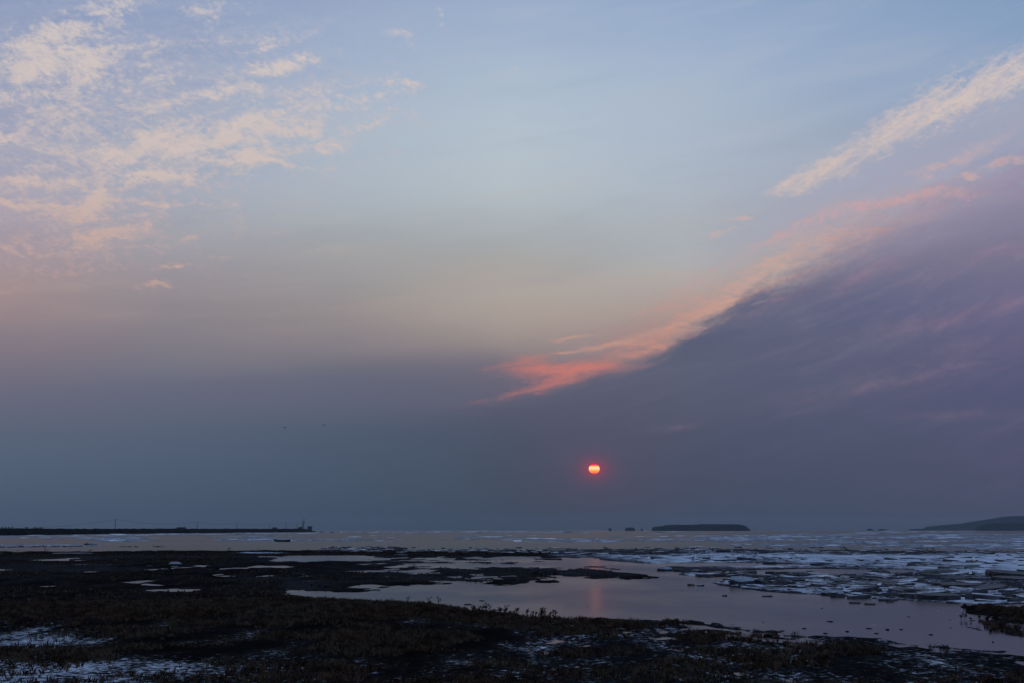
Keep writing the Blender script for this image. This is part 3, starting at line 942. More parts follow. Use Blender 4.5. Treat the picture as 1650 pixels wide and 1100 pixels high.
def dens_sea(px, py, X, Y):
    b1 = np.exp(-((py - 856.2) / 1.5) ** 2) * 1.0
    b2 = np.exp(-((py - 868.0) / 4.5) ** 2) * 0.55 * (0.55 + 0.45 * np.clip(np.abs(px - 700) / 450, 0, 1))
    right = sm(px, 1050, 1450) * sm(py, 858, 861) * sm(py, 886, 879) * 0.75
    l_edge = np.exp(-((py - (863.2 - px * 0.010)) / 0.8) ** 2) * sm(px, 560, 480) * 1.0
    l2 = np.exp(-((py - 869.5) / 1.3) ** 2) * sm(px, 600, 350) * .7 + np.exp(-((py - 878.3) / 0.9) ** 2) * sm(px, 170, 120) * 1.0
    tan_ = 1 - sm(py, 871, 874) * sm(py, 888, 884) * sm(px, 1250, 1100) * 0.93
    nn = sm(fbm(px * 0.010, py * 0.45, 4, 77), -0.10, 0.14)
    return np.clip((b1 + b2 + right) * tan_ * nn + l_edge + l2 * nn, 0, 1)


o = plates('pack_ice', 60000, dens_sea, (854.2, 888), (0.5, 5.0), (0.03, 0.20), 0.0, 0.015, [M_FLOE, M_PALE, M_PALE], flat_y=2.2, seed=3)
tag(o, 'pack ice of pale broken plates floating far out on the sea', 'pack ice', kind='stuff')


def dens_shelf(px, py, X, Y):
    sh = sdf(px, py, SHELF)
    nn = sm(fbm(X * 0.05, Y * 0.03, 4, 91), -0.10, 0.12)
    ridge = np.exp(-((py - (885.5 + 4 * sm(px, 1100, 1650))) / 3.2) ** 2) * sm(px, 470, 560)
    low = np.exp(-((py - (960 + (px - 1450) * 0.03)) / 5) ** 2) * sm(px, 1330, 1400) * sm(px, 1600, 1540)
    return np.clip(sm(sh, 0.2, 1.5) * nn * 0.55 + ridge * 0.9 + low * 0.6, 0, 1)


o = plates('ice_rubble', 8500, dens_shelf, (880, 974), (0.3, 2.4), (0.03, 0.20), 0.04, 0.07, [M_TOP, M_SIDE, M_DIRTY], xr=(450, 2000), seed=5)
tag(o, 'rubble of small broken ice pieces strewn over the frozen shelf', 'ice rubble', kind='stuff')

# ---------------------------------------------------------------- grass


def grass(name, n_try, drange, hgt, nb, wfun, seed, width):
    r = np.random.default_rng(seed)
    dd_ = np.sqrt(r.uniform(drange[0] ** 2, drange[1] ** 2, n_try)); az = np.radians(r.uniform(-34, 34, n_try))
    X, Y = dd_ * np.sin(az), dd_ * np.cos(az)
    px, py, h, snow, icy, g, m, sh, d, wet, lf = ground(X, Y)
    clump = fbm(X * 0.30, Y * 0.30, 3, 71)
    w = wfun(px, py, g, snow, wet, lf, clump, X, Y)
    k_ = (r.uniform(0, 1, n_try) < w) & (h > -0.02)
    X, Y, h, cl = X[k_], Y[k_], h[k_], clump[k_]
    n_ = len(X)
    H = r.uniform(hgt[0], hgt[1], n_) * (0.8 + 0.9 * np.clip(cl + 0.2, 0, 0.5))
    bx = X[:, None] + r.normal(0, 0.05, (n_, nb)); by = Y[:, None] + r.normal(0, 0.05, (n_, nb))
    lean = r.normal(0, 0.42, (n_, nb, 2)) * H[:, None, None]
    th = r.uniform(0, np.pi, (n_, nb)); wx_ = np.cos(th) * width; wy_ = np.sin(th) * width
    hb = H[:, None] * r.uniform(0.6, 1.1, (n_, nb))
    z0 = (h - 0.03)[:, None] + 0 * bx
    p0 = np.stack([bx - wx_ * .5, by - wy_ * .5, z0], -1); p1 = np.stack([bx + wx_ * .5, by + wy_ * .5, z0], -1)
    mx, my = bx + lean[..., 0] * .45, by + lean[..., 1] * .45
    p2 = np.stack([mx + wx_ * .8, my + wy_ * .8, z0 + hb * .6], -1); p3 = np.stack([mx - wx_ * .8, my - wy_ * .8, z0 + hb * .6], -1)
    p4 = np.stack([bx + lean[..., 0], by + lean[..., 1], z0 + hb], -1)
    V_ = np.stack([p0, p1, p2, p3, p4], 2).reshape(-1, 3)
    b0 = np.arange(n_ * nb) * 5
    me = np_mesh(name, V_, tris=np.stack([b0 + 3, b0 + 2, b0 + 4], -1), quads=np.stack([b0, b0 + 1, b0 + 2, b0 + 3], -1))
    return link(name, me, [M_GRASS]), n_


def w_near(px, py, g, snow, wet, lf, c, X, Y):
    w = sm(c, -0.05, 0.08) * 0.95
    dark = sm(px, 860, 700) * sm(py, 955, 965) * sm(py, 1010, 995)
    w = np.maximum(w, dark * 0.85)
    w = w * (1 - 0.75 * wet * (1 - np.exp(-((px - 1430) / 190.0) ** 2 - ((py - 1065) / 30.0) ** 2)) * sm(c, 0.10, -0.1))
    w = w * (1 - 0.93 * lf * sm(px, 170, 140)) * (1 - 0.55 * sm(py, 1072, 1085) * sm(px, 480, 300))
    isl = sm(px, 1530, 1560) * sm(py, 1035, 1020)
    w = np.maximum(w, isl * sm(c, -0.35, 0.05))
    return w * g


def w_far(px, py, g, snow, wet, lf, c, X, Y):
    lay = sm(fbm(X * 0.03, Y * 0.02, 3, 15), -0.16, 0.06)
    return g * lay * 0.9


o, n1_ = grass('marsh_grass', 62000, (22, 84), (0.12, 0.30), 7, w_near, 2, 0.024)
tag(o, 'low brown dry grass and seepweed covering the near mudflat', 'grass', kind='stuff')
o, n2_ = grass('seepweed', 60000, (80, 245), (0.12, 0.26), 4, w_far, 4, 0.05)
tag(o, 'thin rust brown seepweed growing on the farther mud banks', 'seepweed', kind='stuff')

# ---------------------------------------------------------------- individual ice slabs
def slab_mesh(w, l, t, seed, top=0, k=9, dome=0.0):
    r = random.Random(seed)
    m_ = MB(); ang0 = r.uniform(0, 6.28); pts = []
    for i in range(k):
        a = ang0 + 2 * math.pi * (i + r.uniform(-.28, .28)) / k
        q = r.uniform(0.78, 1.0)
        ca, sa_ = math.cos(a), math.sin(a)
        sq = 1 / max(abs(ca), abs(sa_)) ** 0.45
        pts.append((ca * w / 2 * q * sq, sa_ * l / 2 * q * sq))
    bot = [(x * 1.02, y * 1.02, -0.30) for x, y in pts]
    mid = [(x * (1.0 + r.uniform(-.05, .04)), y * (1.0 + r.uniform(-.05, .04)), t * r.uniform(.45, .62)) for x, y in pts]
    tp = [(x * .95, y * .95, t * r.uniform(.88, 1.05)) for x, y in pts]
    inn = [(x * .62, y * .62, t * r.uniform(.9, 1.1) + dome * r.uniform(.45, .75)) for x, y in pts]
    vs = bot + mid + tp + inn + [(0, 0, t * 1.03 + dome * .8)]
    fs, ms = [], []
    for lv in range(2):
        for i in range(k):
            fs.append((lv * k + i, lv * k + (i + 1) % k, (lv + 1) * k + (i + 1) % k, (lv + 1) * k + i)); ms.append(1)
    for i in range(k):
        fs.append((2 * k + i, 2 * k + (i + 1) % k, 3 * k + (i + 1) % k, 3 * k + i)); ms.append(0)
        fs.append((3 * k + i, 3 * k + (i + 1) % k, 4 * k)); ms.append(0)
    me = bpy.data.meshes.new('ice_slab'); me.from_pydata(vs, [], fs)
    for mm in ([M_TOP, M_DIRTY, M_PALE, M_FLOE][top], M_SIDE): me.materials.append(mm)
    me.polygons.foreach_set('material_index', ms); me.update()
    return me


def slab(x0, x1, y0, y1, label, top=0, tilt=(0, 0), seed=0, dome=0.0, group=None, name='ice_slab', cat='ice slab', depth=None, hk=0.8):
    """a slab standing on the ice at its foot y1, as wide as x0..x1"""
    c = at((x0 + x1) / 2, y1)
    dist = math.hypot(c.x, c.y)
    w = (x1 - x0) / F_PX * dist
    hh = max(0.07, (y1 - y0) / F_PX * dist * hk)
    l = depth or min(w * 0.7, 4.0)
    me = slab_mesh(w, l, hh if not dome else hh * 0.45, seed, top, dome=hh * 0.55 if dome else 0)
    o = link(name, me, ())
    az = math.atan2(c.x, c.y)
    o.location = (c.x + math.sin(az) * l / 2, c.y + math.cos(az) * l / 2, 0.02)
    o.rotation_euler = (R(tilt[0]), R(tilt[1]), -az)
    tag(o, label, cat, group)
    return o


NAMED = [
    (1171, 1219, 927, 944, 'big tilted blue-grey ice slab at the edge of the refrozen pool', 2, (13, 3), 0),
    (1215, 1237, 931, 943.5, 'black jagged chunk leaning against the right end of the big blue-grey slab', 1, (8, 14), 0),
    (1153, 1179, 883, 890, 'dark flat-topped ice block with pale front on the ridge above the snow shelf', 1, (2, 0), 0),
    (1149, 1188, 900, 904, 'long thin dark ice slab lying on bright snow left of the squarish dark block', 1, (0, -2), 0),
    (1228, 1251, 903, 908.5, 'squarish dark block lying alone on bright snow below the ridge', 1, (0, -4), 0),
    (1273, 1304, 920.5, 928, 'dark grey rounded slab right above the big blue-grey tilted slab', 1, (3, 0), 1.0),
    (1398, 1436, 916.5, 925, 'smooth grey domed slab in front of a brownish refrozen strip', 1, (4, -3), 1.0),
    (1443, 1472, 920.5, 928.5, 'grey slab tipped up to the right beside the smooth domed slab', 1, (2, -9), 0),
    (1477, 1546, 916.5, 925, 'longest upturned dark slab arching over snow at the far right of the pool', 1, (6, -3), 1.0),
    (1517, 1582, 938.5, 948, 'long thick slab with pale grey edge and black shadow gap beneath it', 1, (3, -1), 0),
    (1477, 1547, 954.5, 967.5, 'near long black-sided slab at the shore right above the pool', 1, (3, 0), 0),
    (1361, 1424, 947, 954.5, 'low black overhanging slab edge right of the pale rounded slab', 1, (2, -3), 0),
    (1322, 1362, 949, 959, 'pale smooth rounded slab at the pool edge', 2, (7, 2), 1.0),
    (1460, 1478, 906, 912.5, 'small black lump of muddy ice beside a brilliant snow patch', 1, (0, 0), 1.0),
    (1592, 1655, 917, 930, 'dark jagged heaped slab at the right border of the photograph', 1, (5, 5), 0),
    (1600, 1660, 928, 936, 'brown flat slab below the heaped slab at the right border', 1, (4, 2), 0),
    (1124, 1134, 913.5, 920, 'small pointed black block standing on the snow strip edge', 1, (0, 0), 0),
    (1107, 1121, 937, 942.5, 'left piece of a broken black crust pair lying on the pool', 1, (3, 6), 0),
    (1122, 1135, 938, 943, 'right piece of a broken black crust pair with a pale face', 2, (6, -6), 0),
    (1058, 1084, 911.5, 919, 'pale rounded hump of ice with black underside at the left end of the shelf', 2, (5, 0), 1.0),
    (1084, 1104, 915, 920, 'flat dark slab touching the pale rounded hump', 1, (0, 3), 0),
    (623, 640, 878.5, 885, 'dark slab jutting up left on the muddy ridge beyond the pools', 1, (4, -6), 0),
    (637, 655, 879, 885.5, 'dark slab jutting up right on the muddy ridge beyond the pools', 1, (4, 5), 0),
    (634, 658, 890.5, 896.5, 'boat-shaped dark slab lying below the muddy ridge', 1, (2, 2), 0),
    (510, 552, 882, 889, 'flat stacked dark slab at the left end of the muddy ridge', 1, (5, -3), 0),
    (806, 833, 882.5, 889.5, 'dark muddy block beside a snow strip in the middle of the ridge', 1, (4, -3), 0),
    (1368, 1386, 968.5, 971.5, 'thin broken rim of ice left of a black crust on the pool', 1, (2, 0), 0),
    (1392, 1411, 970, 973.5, 'thin black crust floating alone near the slab shore', 1, (2, 0), 0),
    (1226, 1246, 957, 961, 'flat black-edged crust on the pool below the big blue-grey slab', 1, (2, -3), 0),
    (1163, 1172, 957.5, 959.8, 'small flat crust on the pool left below the big blue-grey slab', 1, (2, -3), 0),
    (135, 145, 874, 878.6, 'black lump of ice against a pale hummock beyond the left marsh', 1, (0, 0), 1.0),
    (142, 157, 873.8, 878.4, 'pale grey hummock of ice beside a black lump beyond the left marsh', 2, (0, 0), 1.0),
    (85, 152, 889.3, 893.4, 'very long flat ice slab with pale rim at the far edge of the left marsh', 1, (2, 0), 0),
    (124, 142, 907, 911, 'small pale crust of ice on the left marsh', 2, (3, 0), 0),
    (272, 293, 904, 910, 'pale grey mound of ice on dark mud of the left marsh', 2, (4, 0), 1.0),
    (1592, 1625, 936, 941, 'slim grey slab between two snow fields near the right border', 1, (2, 2), 0),
    (1595, 1606, 944, 949.5, 'lone black shard on the snow field near the right border', 1, (10, 8), 0),
    (1608, 1640, 945, 951.5, 'black ragged crust with white cap near the right border', 0, (6, -6), 0),
    (1310, 1328, 941, 948, 'black hollow block left above the pale rounded slab', 1, (8, 10), 0),
    (1352, 1366, 923, 928, 'small black wedge in front of a brown refrozen strip', 1, (4, -8), 0),
]
for i, (x0, x1, y0, y1, lb, top, tilt, dm) in enumerate(NAMED):
    slab(x0, x1, y0, y1, lb, top, tilt, 100 + i, dm, hk=(0.3 if 'crust' in lb or 'rim of ice' in lb else 0.95 if dm else 0.65))

def finer(lb, x, xr, broad=None):
    t = (x - xr[0]) / (xr[1] - xr[0])
    where = ['far left', 'centre left', 'centre right', 'far right'][min(3, int(t * 4))]
    if broad is not None: lb = ('broad ' if broad else 'narrow ') + lb
    return lb + ', ' + where


# repeats on the ridge and the shelf
r = random.Random(8)
ZONES = [
    (60, (520, 640), lambda x: 881 + r.uniform(0, 8), (7, 26), (1.2, 3.4), 'dark slab heaped in the ridge left of the snow strip', 'slabs heaped in the left part of the ridge', 1),
    (50, (640, 930), lambda x: 884.5 + r.uniform(0, 6), (8, 26), (.9, 2.4), 'snow-capped slab in the middle ridge', 'slabs in the middle part of the ridge', 0),
    (70, (930, 1400), lambda x: 885 + r.uniform(0, 8) + (x - 930) * .006, (8, 34), (1.0, 3.0), 'dark slab on the ridge behind the snow', 'slabs along the right part of the ridge', 1),
    (45, (1280, 1600), lambda x: 926 + r.uniform(0, 26), (16, 62), (.8, 2.5), 'grey slab in the near jumble', 'slabs in the near jumble of ice', 1),
    (26, (1240, 1480), lambda x: 936 + r.uniform(0, 18), (16, 52), (.7, 2.0), 'snowy slab beside the big blue-grey slab', 'snow-covered slabs in the near jumble', 0),
    (30, (1420, 1660), lambda x: 897 + r.uniform(0, 20), (14, 50), (.7, 2.0), 'dark slab lying in the snow field', 'slabs in the snow field', 1),
    (14, (0, 135), lambda x: 881.3 - x * .012, (9, 16), (1.6, 2.4), 'snow-topped slab beyond the left marsh', 'slabs of the ice edge beyond the left marsh', 3),
]
protos = {}
for zi, (cnt, xr_, yf, wr, hr, lb, gp, top) in enumerate(ZONES):
    for j in range(cnt):
        x = xr_[0] + (xr_[1] - xr_[0]) * ((j + r.random()) / cnt)
        y = yf(x); w = r.uniform(*wr) * (0.75 + (y - 880) / 130); hh_ = r.uniform(*hr) * (0.75 + (y - 880) / 110)
        lb2 = finer(lb, x, xr_, w > (wr[0] + wr[1]) * .5 * (0.75 + (y - 880) / 130))
        o = slab(x - w / 2, x + w / 2, y - hh_, y, lb2, top if r.random() < .6 else (0 if top else 1), (r.uniform(-2, 9), r.uniform(-7, 7)), 500 + zi * 100 + j, 0, gp, hk=.8)
        o.location.z += 0.04

# floes on open water
FLOES = [(844, 876, 864.3, 867.8, 'largest bright white floe alone on the open sea left of the sun'), (826, 842, 869.8, 872.2, 'small bright floe just left below the largest white floe'),
         (870, 898, 865.5, 867.6, 'dim grey floe touching the right end of the largest white floe'), (1061, 1078, 862.3, 864, 'bluish floe on the sea below the left end of the wooded island'),
         (560, 584, 863, 864.6, 'bluish floe on the sea right of the tip of the spit'), (770, 812, 863.2, 864.6, 'long faint floe left of the largest white floe'),
         (1180, 1208, 861, 862.6, 'faint floe on the sea below the right end of the wooded island')]
for i, (x0, x1, y0, y1, lb) in enumerate(FLOES):
    o = slab(x0, x1, y0, y1, lb, 3, (0, 0), 900 + i, 0, name='ice_floe', cat='ice floe', depth=90.0 if i < 2 else 70.0, hk=0.16)
    o.data.materials[1] = M_FLOE

# ---------------------------------------------------------------- clods and weeds on the pool
CL0 = [(783, 982.5, .30), (754, 973.6, .45), (776, 967.4, .30), (610, 950, .55), (655, 942.6, .5), (757, 930.4, .6), (799, 982.8, .2), (665, 909, .5), (631, 963.5, .2),
       (1324, 979.2, .45), (1338, 1000.8, .55), (1230, 1001.5, .3), (1273, 999, .25), (1349, 975.6, .2), (1296, 1012, .5), (1400, 1012, .5), (1365, 1017, .6), (1430, 1014, .6),
       (1452, 1013.6, .55), (1532, 1011, .3), (1531, 997.6, .25), (1487, 989, .2), (1464, 993, .4), (1538, 983.8, .25), (1470, 972.6, .2), (1100, 951, .25), (990, 958, .2),
       (1060, 966, .2), (1022, 944.5, .3), (1125, 978, .2), (1412, 1020, .5), (1500, 1022, .5), (1260, 1016, .6), (1600, 1034, .4), (1330, 1020, .5), (1180, 1005, .3)]


def clod(px_, py_, size, label, group, seed):
    r_ = random.Random(seed); m_ = MB(); m_.ball((0, 0, 0), 0.5, 0, (1, .7, .55), 8, 6)
    m_.v = [(x * r_.uniform(.75, 1.2), y * r_.uniform(.75, 1.2), z * r_.uniform(.7, 1.15) + 0.12) for x, y, z in m_.v]
    o = m_.build('mud_clod', [M_CLOD], None, at(px_, py_), True)
    o.scale = (size * r_.uniform(1.1, 1.9), size, size * r_.uniform(.35, .6)); o.rotation_euler.z = r_.uniform(0, 3)
    return tag(o, label, 'mud clod', group)


for i, (x, y, s_) in enumerate(CL0):
    lb = 'dark mud clod frozen into the left part of the refrozen pool' if x < 900 else ('small dark clod frozen into the middle of the pool' if x < 1200 else finer('flat dark clod on the right half of the pool', x, (1200, 1620)))
    clod(x, y, s_ * (.85 if x < 900 else .42), lb, 'clods in the ' + ('left' if x < 900 else 'middle' if x < 1200 else 'right') + ' part of the pool', i)
r = random.Random(4)
for i in range(64):
    if i < 24: x, y = r.uniform(192, 222), 880.4 + r.uniform(-.5, .5)
    elif i < 42: x, y = r.uniform(246, 266), 880 + r.uniform(-.5, .7)
    else: x, y = r.uniform(8, 420), 882 + r.uniform(0, 5)
    clod(x, y, r.uniform(.35, .8), finer('dark clump in the water beyond the left marsh', x, (8, 420)), 'clumps on the water edge', 40 + i)


def weed(px_, py_, hgt, label, group, seed):
    r_ = random.Random(seed); m_ = MB()
    m_.tube([(0, 0, -.03), (r_.uniform(-.03, .03), 0, hgt * .5), (r_.uniform(-.06, .06), 0, hgt)], [.016, .012, .006], 5)
    for k_ in range(9):
        z = hgt * r_.uniform(.35, .95); a = r_.uniform(0, 6.28); L = hgt * r_.uniform(.15, .35)
        m_.tube([(0, 0, z), (math.cos(a) * L, math.sin(a) * L, z + L * .7)], [.01, .005], 4)
        m_.ball((math.cos(a) * L, math.sin(a) * L, z + L * .7), .028, 0, (1, 1, 1.4), 5, 4)
    o = m_.build('dry_weed', [M_TWIG], None, at(px_, py_))
    return tag(o, label, 'weed', group)


for i in range(34):
    x = r.uniform(760, 905); y = 985 + (x - 760) * .085 + r.uniform(-5, 1)
    weed(x, y, r.uniform(.18, .42), finer('dry weed stalk on the near pool rim', x, (760, 905)), 'weed stalks on the near left rim of the pool', i)
for i, (x, y) in enumerate([(656, 974), (706, 974), (783.5, 984.5), (817, 989), (691, 975)]):
    weed(x, y, .5, ['tall weed standing above the marsh left of the pool', 'tall weed near the corner of the marsh and the pool', 'tallest branching weed on the pool rim', 'lone weed on the pool rim right of the tallest one',
                    'tall weed between the marsh and the pool corner'][i], None, 70 + i)
for i in range(30):
    x = r.uniform(1548, 1610); y = 977 + r.uniform(0, 6) + (20 if i % 2 else 0)
    weed(x, y, r.uniform(.15, .3), finer('dry weed stalk on the right islet', x, (1548, 1610)), 'weed stalks around the right islet', 100 + i)
for i in range(20):
    x = r.uniform(845, 902); y = 927.5 + r.uniform(-1, 2)
    weed(x, y, r.uniform(.3, .6), finer('dry weed stalk on the far mud tongue', x, (845, 902)), 'weed stalks on the far mud tongue', 140 + i)

# post
m_ = MB(); m_.tube([(0, 0, -.3), (.02, 0, .7), (.0, 0, 1.35)], [.09, .08, .07], 7)
tag(m_.build('wooden_post', [M_WOOD], None, at(72, 891)), 'thin dark wooden post standing in the tan water beyond the left marsh', 'post')

# ---------------------------------------------------------------- boat
def make_boat(L, loc, rz):
    root = bpy.data.objects.new('rowing_boat', None); COL.objects.link(root); root.location = loc; root.rotation_euler = (R(3), 0, rz)
    st = 11; v, f = [], []
    for i in range(st):
        t = i / (st - 1); x = (t - .5) * L
        bw = L * .13 * (math.sin(math.pi * min(1, (t * .9 + .14))) ** .6 if t < .95 else .25); sheer = .62 + .55 * abs(t - .42) ** 1.6 * 2
        keel = 0.0 + .35 * max(0, (t - .82) / .18) ** 2
        for (k1, zz) in ((-1, sheer), (-.82, sheer * .5), (-.35, keel + .05), (.35, keel + .05), (.82, sheer * .5), (1, sheer)):
            v.append((x, bw * k1, zz))
    for i in range(st - 1):
        for j in range(5): f.append((i * 6 + j, i * 6 + j + 1, (i + 1) * 6 + j + 1, (i + 1) * 6 + j))
    f += [tuple(range(6)), tuple((st - 1) * 6 + j for j in range(5, -1, -1))]
    me = bpy.data.meshes.new('hull'); me.from_pydata(v, [], f); me.materials.append(M_HULL); me.update(); link('hull', me, (), root)
    for s_ in (0, 5):
        m_ = MB(); m_.tube([Vector(v[i * 6 + s_]) for i in range(st)], .07, 5); m_.build('gunwale', [M_WOOD], root)
    for t in (3, 5, 8):
        w_ = abs(v[t * 6][1]) * 1.8; m_ = MB(); m_.box((v[t * 6][0], 0, .52), (.28, w_, .05)); m_.build('seat', [M_WOOD], root)
    m_ = MB(); m_.box((L * .1, 0, .42), (L * .5, L * .18, .10), taper=.85); m_.build('snow_cover', [M_FLOE], root)
    m_ = MB(); m_.box((-L * .46, 0, .75), (.5, L * .16, .5), taper=.8); m_.build('stern_box', [M_HULL], root)
    return root


p = at(454.5, 872.3)
tag(make_boat(7.0, (p.x, p.y, .02), R(180) - .15), 'small dark wooden boat frozen in beyond the marsh in front of the spit', 'boat')

# ---------------------------------------------------------------- the spit with its huts, poles and mast
ctrl = [(-420, 868.5), (-150, 864.2), (0, 862.2), (185, 859.6), (380, 857.6), (480, 856.7), (506, 856.4), (516, 856.2), (530, 856.0)]


def spit_point(px_):
    for (a, ya), (b_, yb) in zip(ctrl, ctrl[1:]):
        if a <= px_ <= b_:
            return at(px_, ya + (yb - ya) * (px_ - a) / (b_ - a))
    return at(px_, ctrl[-1][1])


def spit_top(px_):
    d_ = spit_point(px_).length
    t = 851.0 + fade_top(px_)
    return CAM_H + (853 - t) / F_PX * d_


def fade_top(px_):
    return 0.0 if px_ < 490 else min(4.6, (px_ - 490) * .22)


NP = 420; sv = []; NCR = 9
for i in range(NP):
    px_ = -420 + (535 + 420) * i / (NP - 1)
    base = spit_point(px_); u = Vector((base.x, base.y, 0)).normalized(); n_t = max(0.25, spit_top(px_) - 0.0)
    rough = 0.5 * (vnoise(np.array([i * .23]), np.array([1.0]), 5)[0] - .5) + 0.7 * (vnoise(np.array([i * .9]), np.array([4.0]), 6)[0] - .5) * (1 if n_t > 2 else .2)
    for j in range(NCR):
        t = j / (NCR - 1)
        prof = [0, .42, .72, .92, 1.0, 1.0, .95, .6, 0][j]
        rr = (vnoise(np.array([i * .6]), np.array([j * 1.7]), 8)[0] - .5) * 1.6 * (0 < j < NCR - 1) * min(1, n_t / 4)
        q = base + u * (t * 60 + rr * 2)
        sv.append((q.x, q.y, (prof * (n_t + rough) + rr * (.35 if j in (4, 5) else .6)) - .1 * (j in (0, NCR - 1))))
sf = [(i * NCR + j, (i + 1) * NCR + j, (i + 1) * NCR + j + 1, i * NCR + j + 1) for i in range(NP - 1) for j in range(NCR - 1)]
me = bpy.data.meshes.new('spit_hill'); me.from_pydata(sv, [], sf); me.update()
link('spit_hill', me, [M_SPIT])['kind'] = 'structure'


def on_spit(px_, back=24.0):
    b_ = spit_point(px_); u = Vector((b_.x, b_.y, 0)).normalized(); q = b_ + u * back
    return Vector((q.x, q.y, spit_top(px_) * (1.0 if px_ < 515 else .8) - .15))


# bushes and trees on top at the left
r = random.Random(21)
def tree(px_, hgt, wid, label, group=None, seed=0, trunk=True, name='tree', cat='tree'):
    r_ = random.Random(seed); q = on_spit(px_)
    root = bpy.data.objects.new(name, None); COL.objects.link(root); root.location = q
    m_ = MB(); m_.tube([(0, 0, -.3), (.05, 0, hgt * .5), (0, 0, hgt * .8)], [.14, .1, .04], 5); m_.build('trunk', [M_TWIG], root)
    v, f = [], []
    for k_ in range(240):
        a = r_.uniform(0, 6.28); ph = r_.uniform(-1, 1); rr = r_.uniform(.3, 1) ** .5
        c = Vector((math.cos(a) * wid / 2 * rr * math.sqrt(1 - ph * ph), math.sin(a) * wid / 2 * rr * math.sqrt(1 - ph * ph), hgt * (.6 + .4 * ph * rr)))
        s_ = r_.uniform(.15, .4); b0 = len(v)
        for z_ in range(3): v.append(tuple(c + Vector((r_.uniform(-s_, s_), r_.uniform(-s_, s_), r_.uniform(-s_, s_)))))
        f.append((b0, b0 + 1, b0 + 2))
    me = bpy.data.meshes.new('crown'); me.from_pydata(v, [], f); me.materials.append(M_CROWN); me.update(); link('crown', me, (), root)
    return tag(root, label, cat, group)


for i, x in enumerate([2.5, 8, 13.5, 19]):
    tree(x, 1.7, 1.3, 'small round tree in the row on the spit at the left border', 'row of small trees on the spit', i)
for i, (x, lb) in enumerate([(56, 'broader bush of a pair on top of the spit left of the wire sag'), (65, 'lower bush of a pair on top of the spit left of the wire sag'), (42, 'small low bush on the spit right of the tree row')]):
    tree(x, 1.6, 4.2, lb, None, 30 + i, name='bush', cat='bush')


def pole(px_, ytop, label, lean=0.0, extra=False, rad=0.38):
    q = on_spit(px_); d_ = math.hypot(q.x, q.y); ztop = CAM_H + (853 - ytop) / F_PX * d_; H = ztop - q.z
    root = bpy.data.objects.new('utility_pole', None); COL.objects.link(root); root.location = q
    m_ = MB(); m_.tube([(0, 0, -.5), (lean * H * .5, 0, H * .5), (lean * H, 0, H)], [rad, rad * .9, rad * .75], 7); m_.build('pole', [M_WOOD], root)
    m_ = MB(); m_.box((lean * H, 0, H - .7), (1.7, .14, .14)); m_.build('crossarm', [M_WOOD], root)
    for s_ in (-.75, 0, .75):
        m_ = MB(); m_.tube([(lean * H + s_, 0, H - .63), (lean * H + s_, 0, H - .3)], .07, 5); m_.build('insulator', [M_STEEL], root)
    if extra:
        m_ = MB(); m_.tube([(0, 0, H * .45), (1.9, 0, 0)], .16, 6); m_.build('stay', [M_WOOD], root)
    tag(root, label, 'utility pole')
    return Vector((q.x + lean * H, q.y, ztop - .3))


P_ = []
P_.append(pole(-330, 834, 'utility pole on the spit beyond the left border'))
P_.append(pole(185, 837, 'tallest utility pole on the spit near the left border'))
P_.append(pole(317.5, 841, 'utility pole on the spit right of the long low hut'))
P_.append(pole(381.5, 842, 'utility pole midway between the long low hut and the leaning pole'))
P_.append(pole(433, 844, 'utility pole leaning to the right', .28))
P_.append(pole(460.5, 840.5, 'utility pole with a diagonal stay near the end of the spit', 0, True))
P_.append(pole(478, 842, 'utility pole just left of the signal mast'))
lbs = ['long sagging wire running out of the photo at the left border', 'sagging wire between the tallest pole and the pole by the long low hut', 'wire between the second and third utility poles of the spit',
       'wire between the third utility pole and the leaning pole', 'wire from the leaning pole to the stayed pole', 'short wire between the last two utility poles']
for a, b_, lb in zip(P_, P_[1:], lbs):
    sag = (b_ - a).length * .012; m_ = MB()
    m_.tube([a.lerp(b_, t / 14) - Vector((0, 0, sag * 4 * (t / 14) * (1 - t / 14))) for t in range(15)], .11, 4)
    tag(m_.build('power_line', [M_STEEL]), lb, 'power line')


def hut(x0, x1, ytop, label, roof='gable', floors=1, lift=0.0):
    q = on_spit((x0 + x1) / 2, 20.0); d_ = math.hypot(q.x, q.y); w = (x1 - x0) / F_PX * d_; H = CAM_H + (853 - ytop) / F_PX * d_ - q.z
    root = bpy.data.objects.new('hut', None); COL.objects.link(root); root.location = q; root.rotation_euler.z = -math.atan2(q.x, q.y)
    dp = min(w * .7, 8.0); hw = H * (.68 if roof == 'gable' else .9)
    m_ = MB(); m_.box((0, 0, hw / 2 - .5), (w * .92, dp, hw + 1.0)); m_.build('wall', [M_WALL], root)
    m_ = MB()
    if roof == 'gable':
        m_.add([(-w / 2, -dp * .58, hw), (w / 2, -dp * .58, hw), (w / 2, dp * .58, hw), (-w / 2, dp * .58, hw), (-w / 2 * .96, 0, H), (w / 2 * .96, 0, H)],
               [(0, 1, 5, 4), (2, 3, 4, 5), (0, 4, 3), (1, 2, 5), (0, 3, 2, 1)])
    else:
        m_.box((0, 0, hw + H * .05), (w, dp * 1.1, H * .10))
    m_.build('roof', [M_ROOF], root)
    nw = max(2, int(w / 3.2))
    for k_ in range(nw):
        xx = -w * .4 + w * .8 * (k_ + .5) / nw
        m_ = MB()
        if k_ == nw // 2:
            m_.box((xx, -dp / 2 - .03, hw * .36), (1.0, .08, hw * .72)); m_.build('door', [M_ROOF], root)
        else:
            m_.box((xx, -dp / 2 - .03, hw * .55), (1.1, .08, hw * .36)); m_.build('window', [M_GLASS], root)
    return tag(root, label, 'hut')


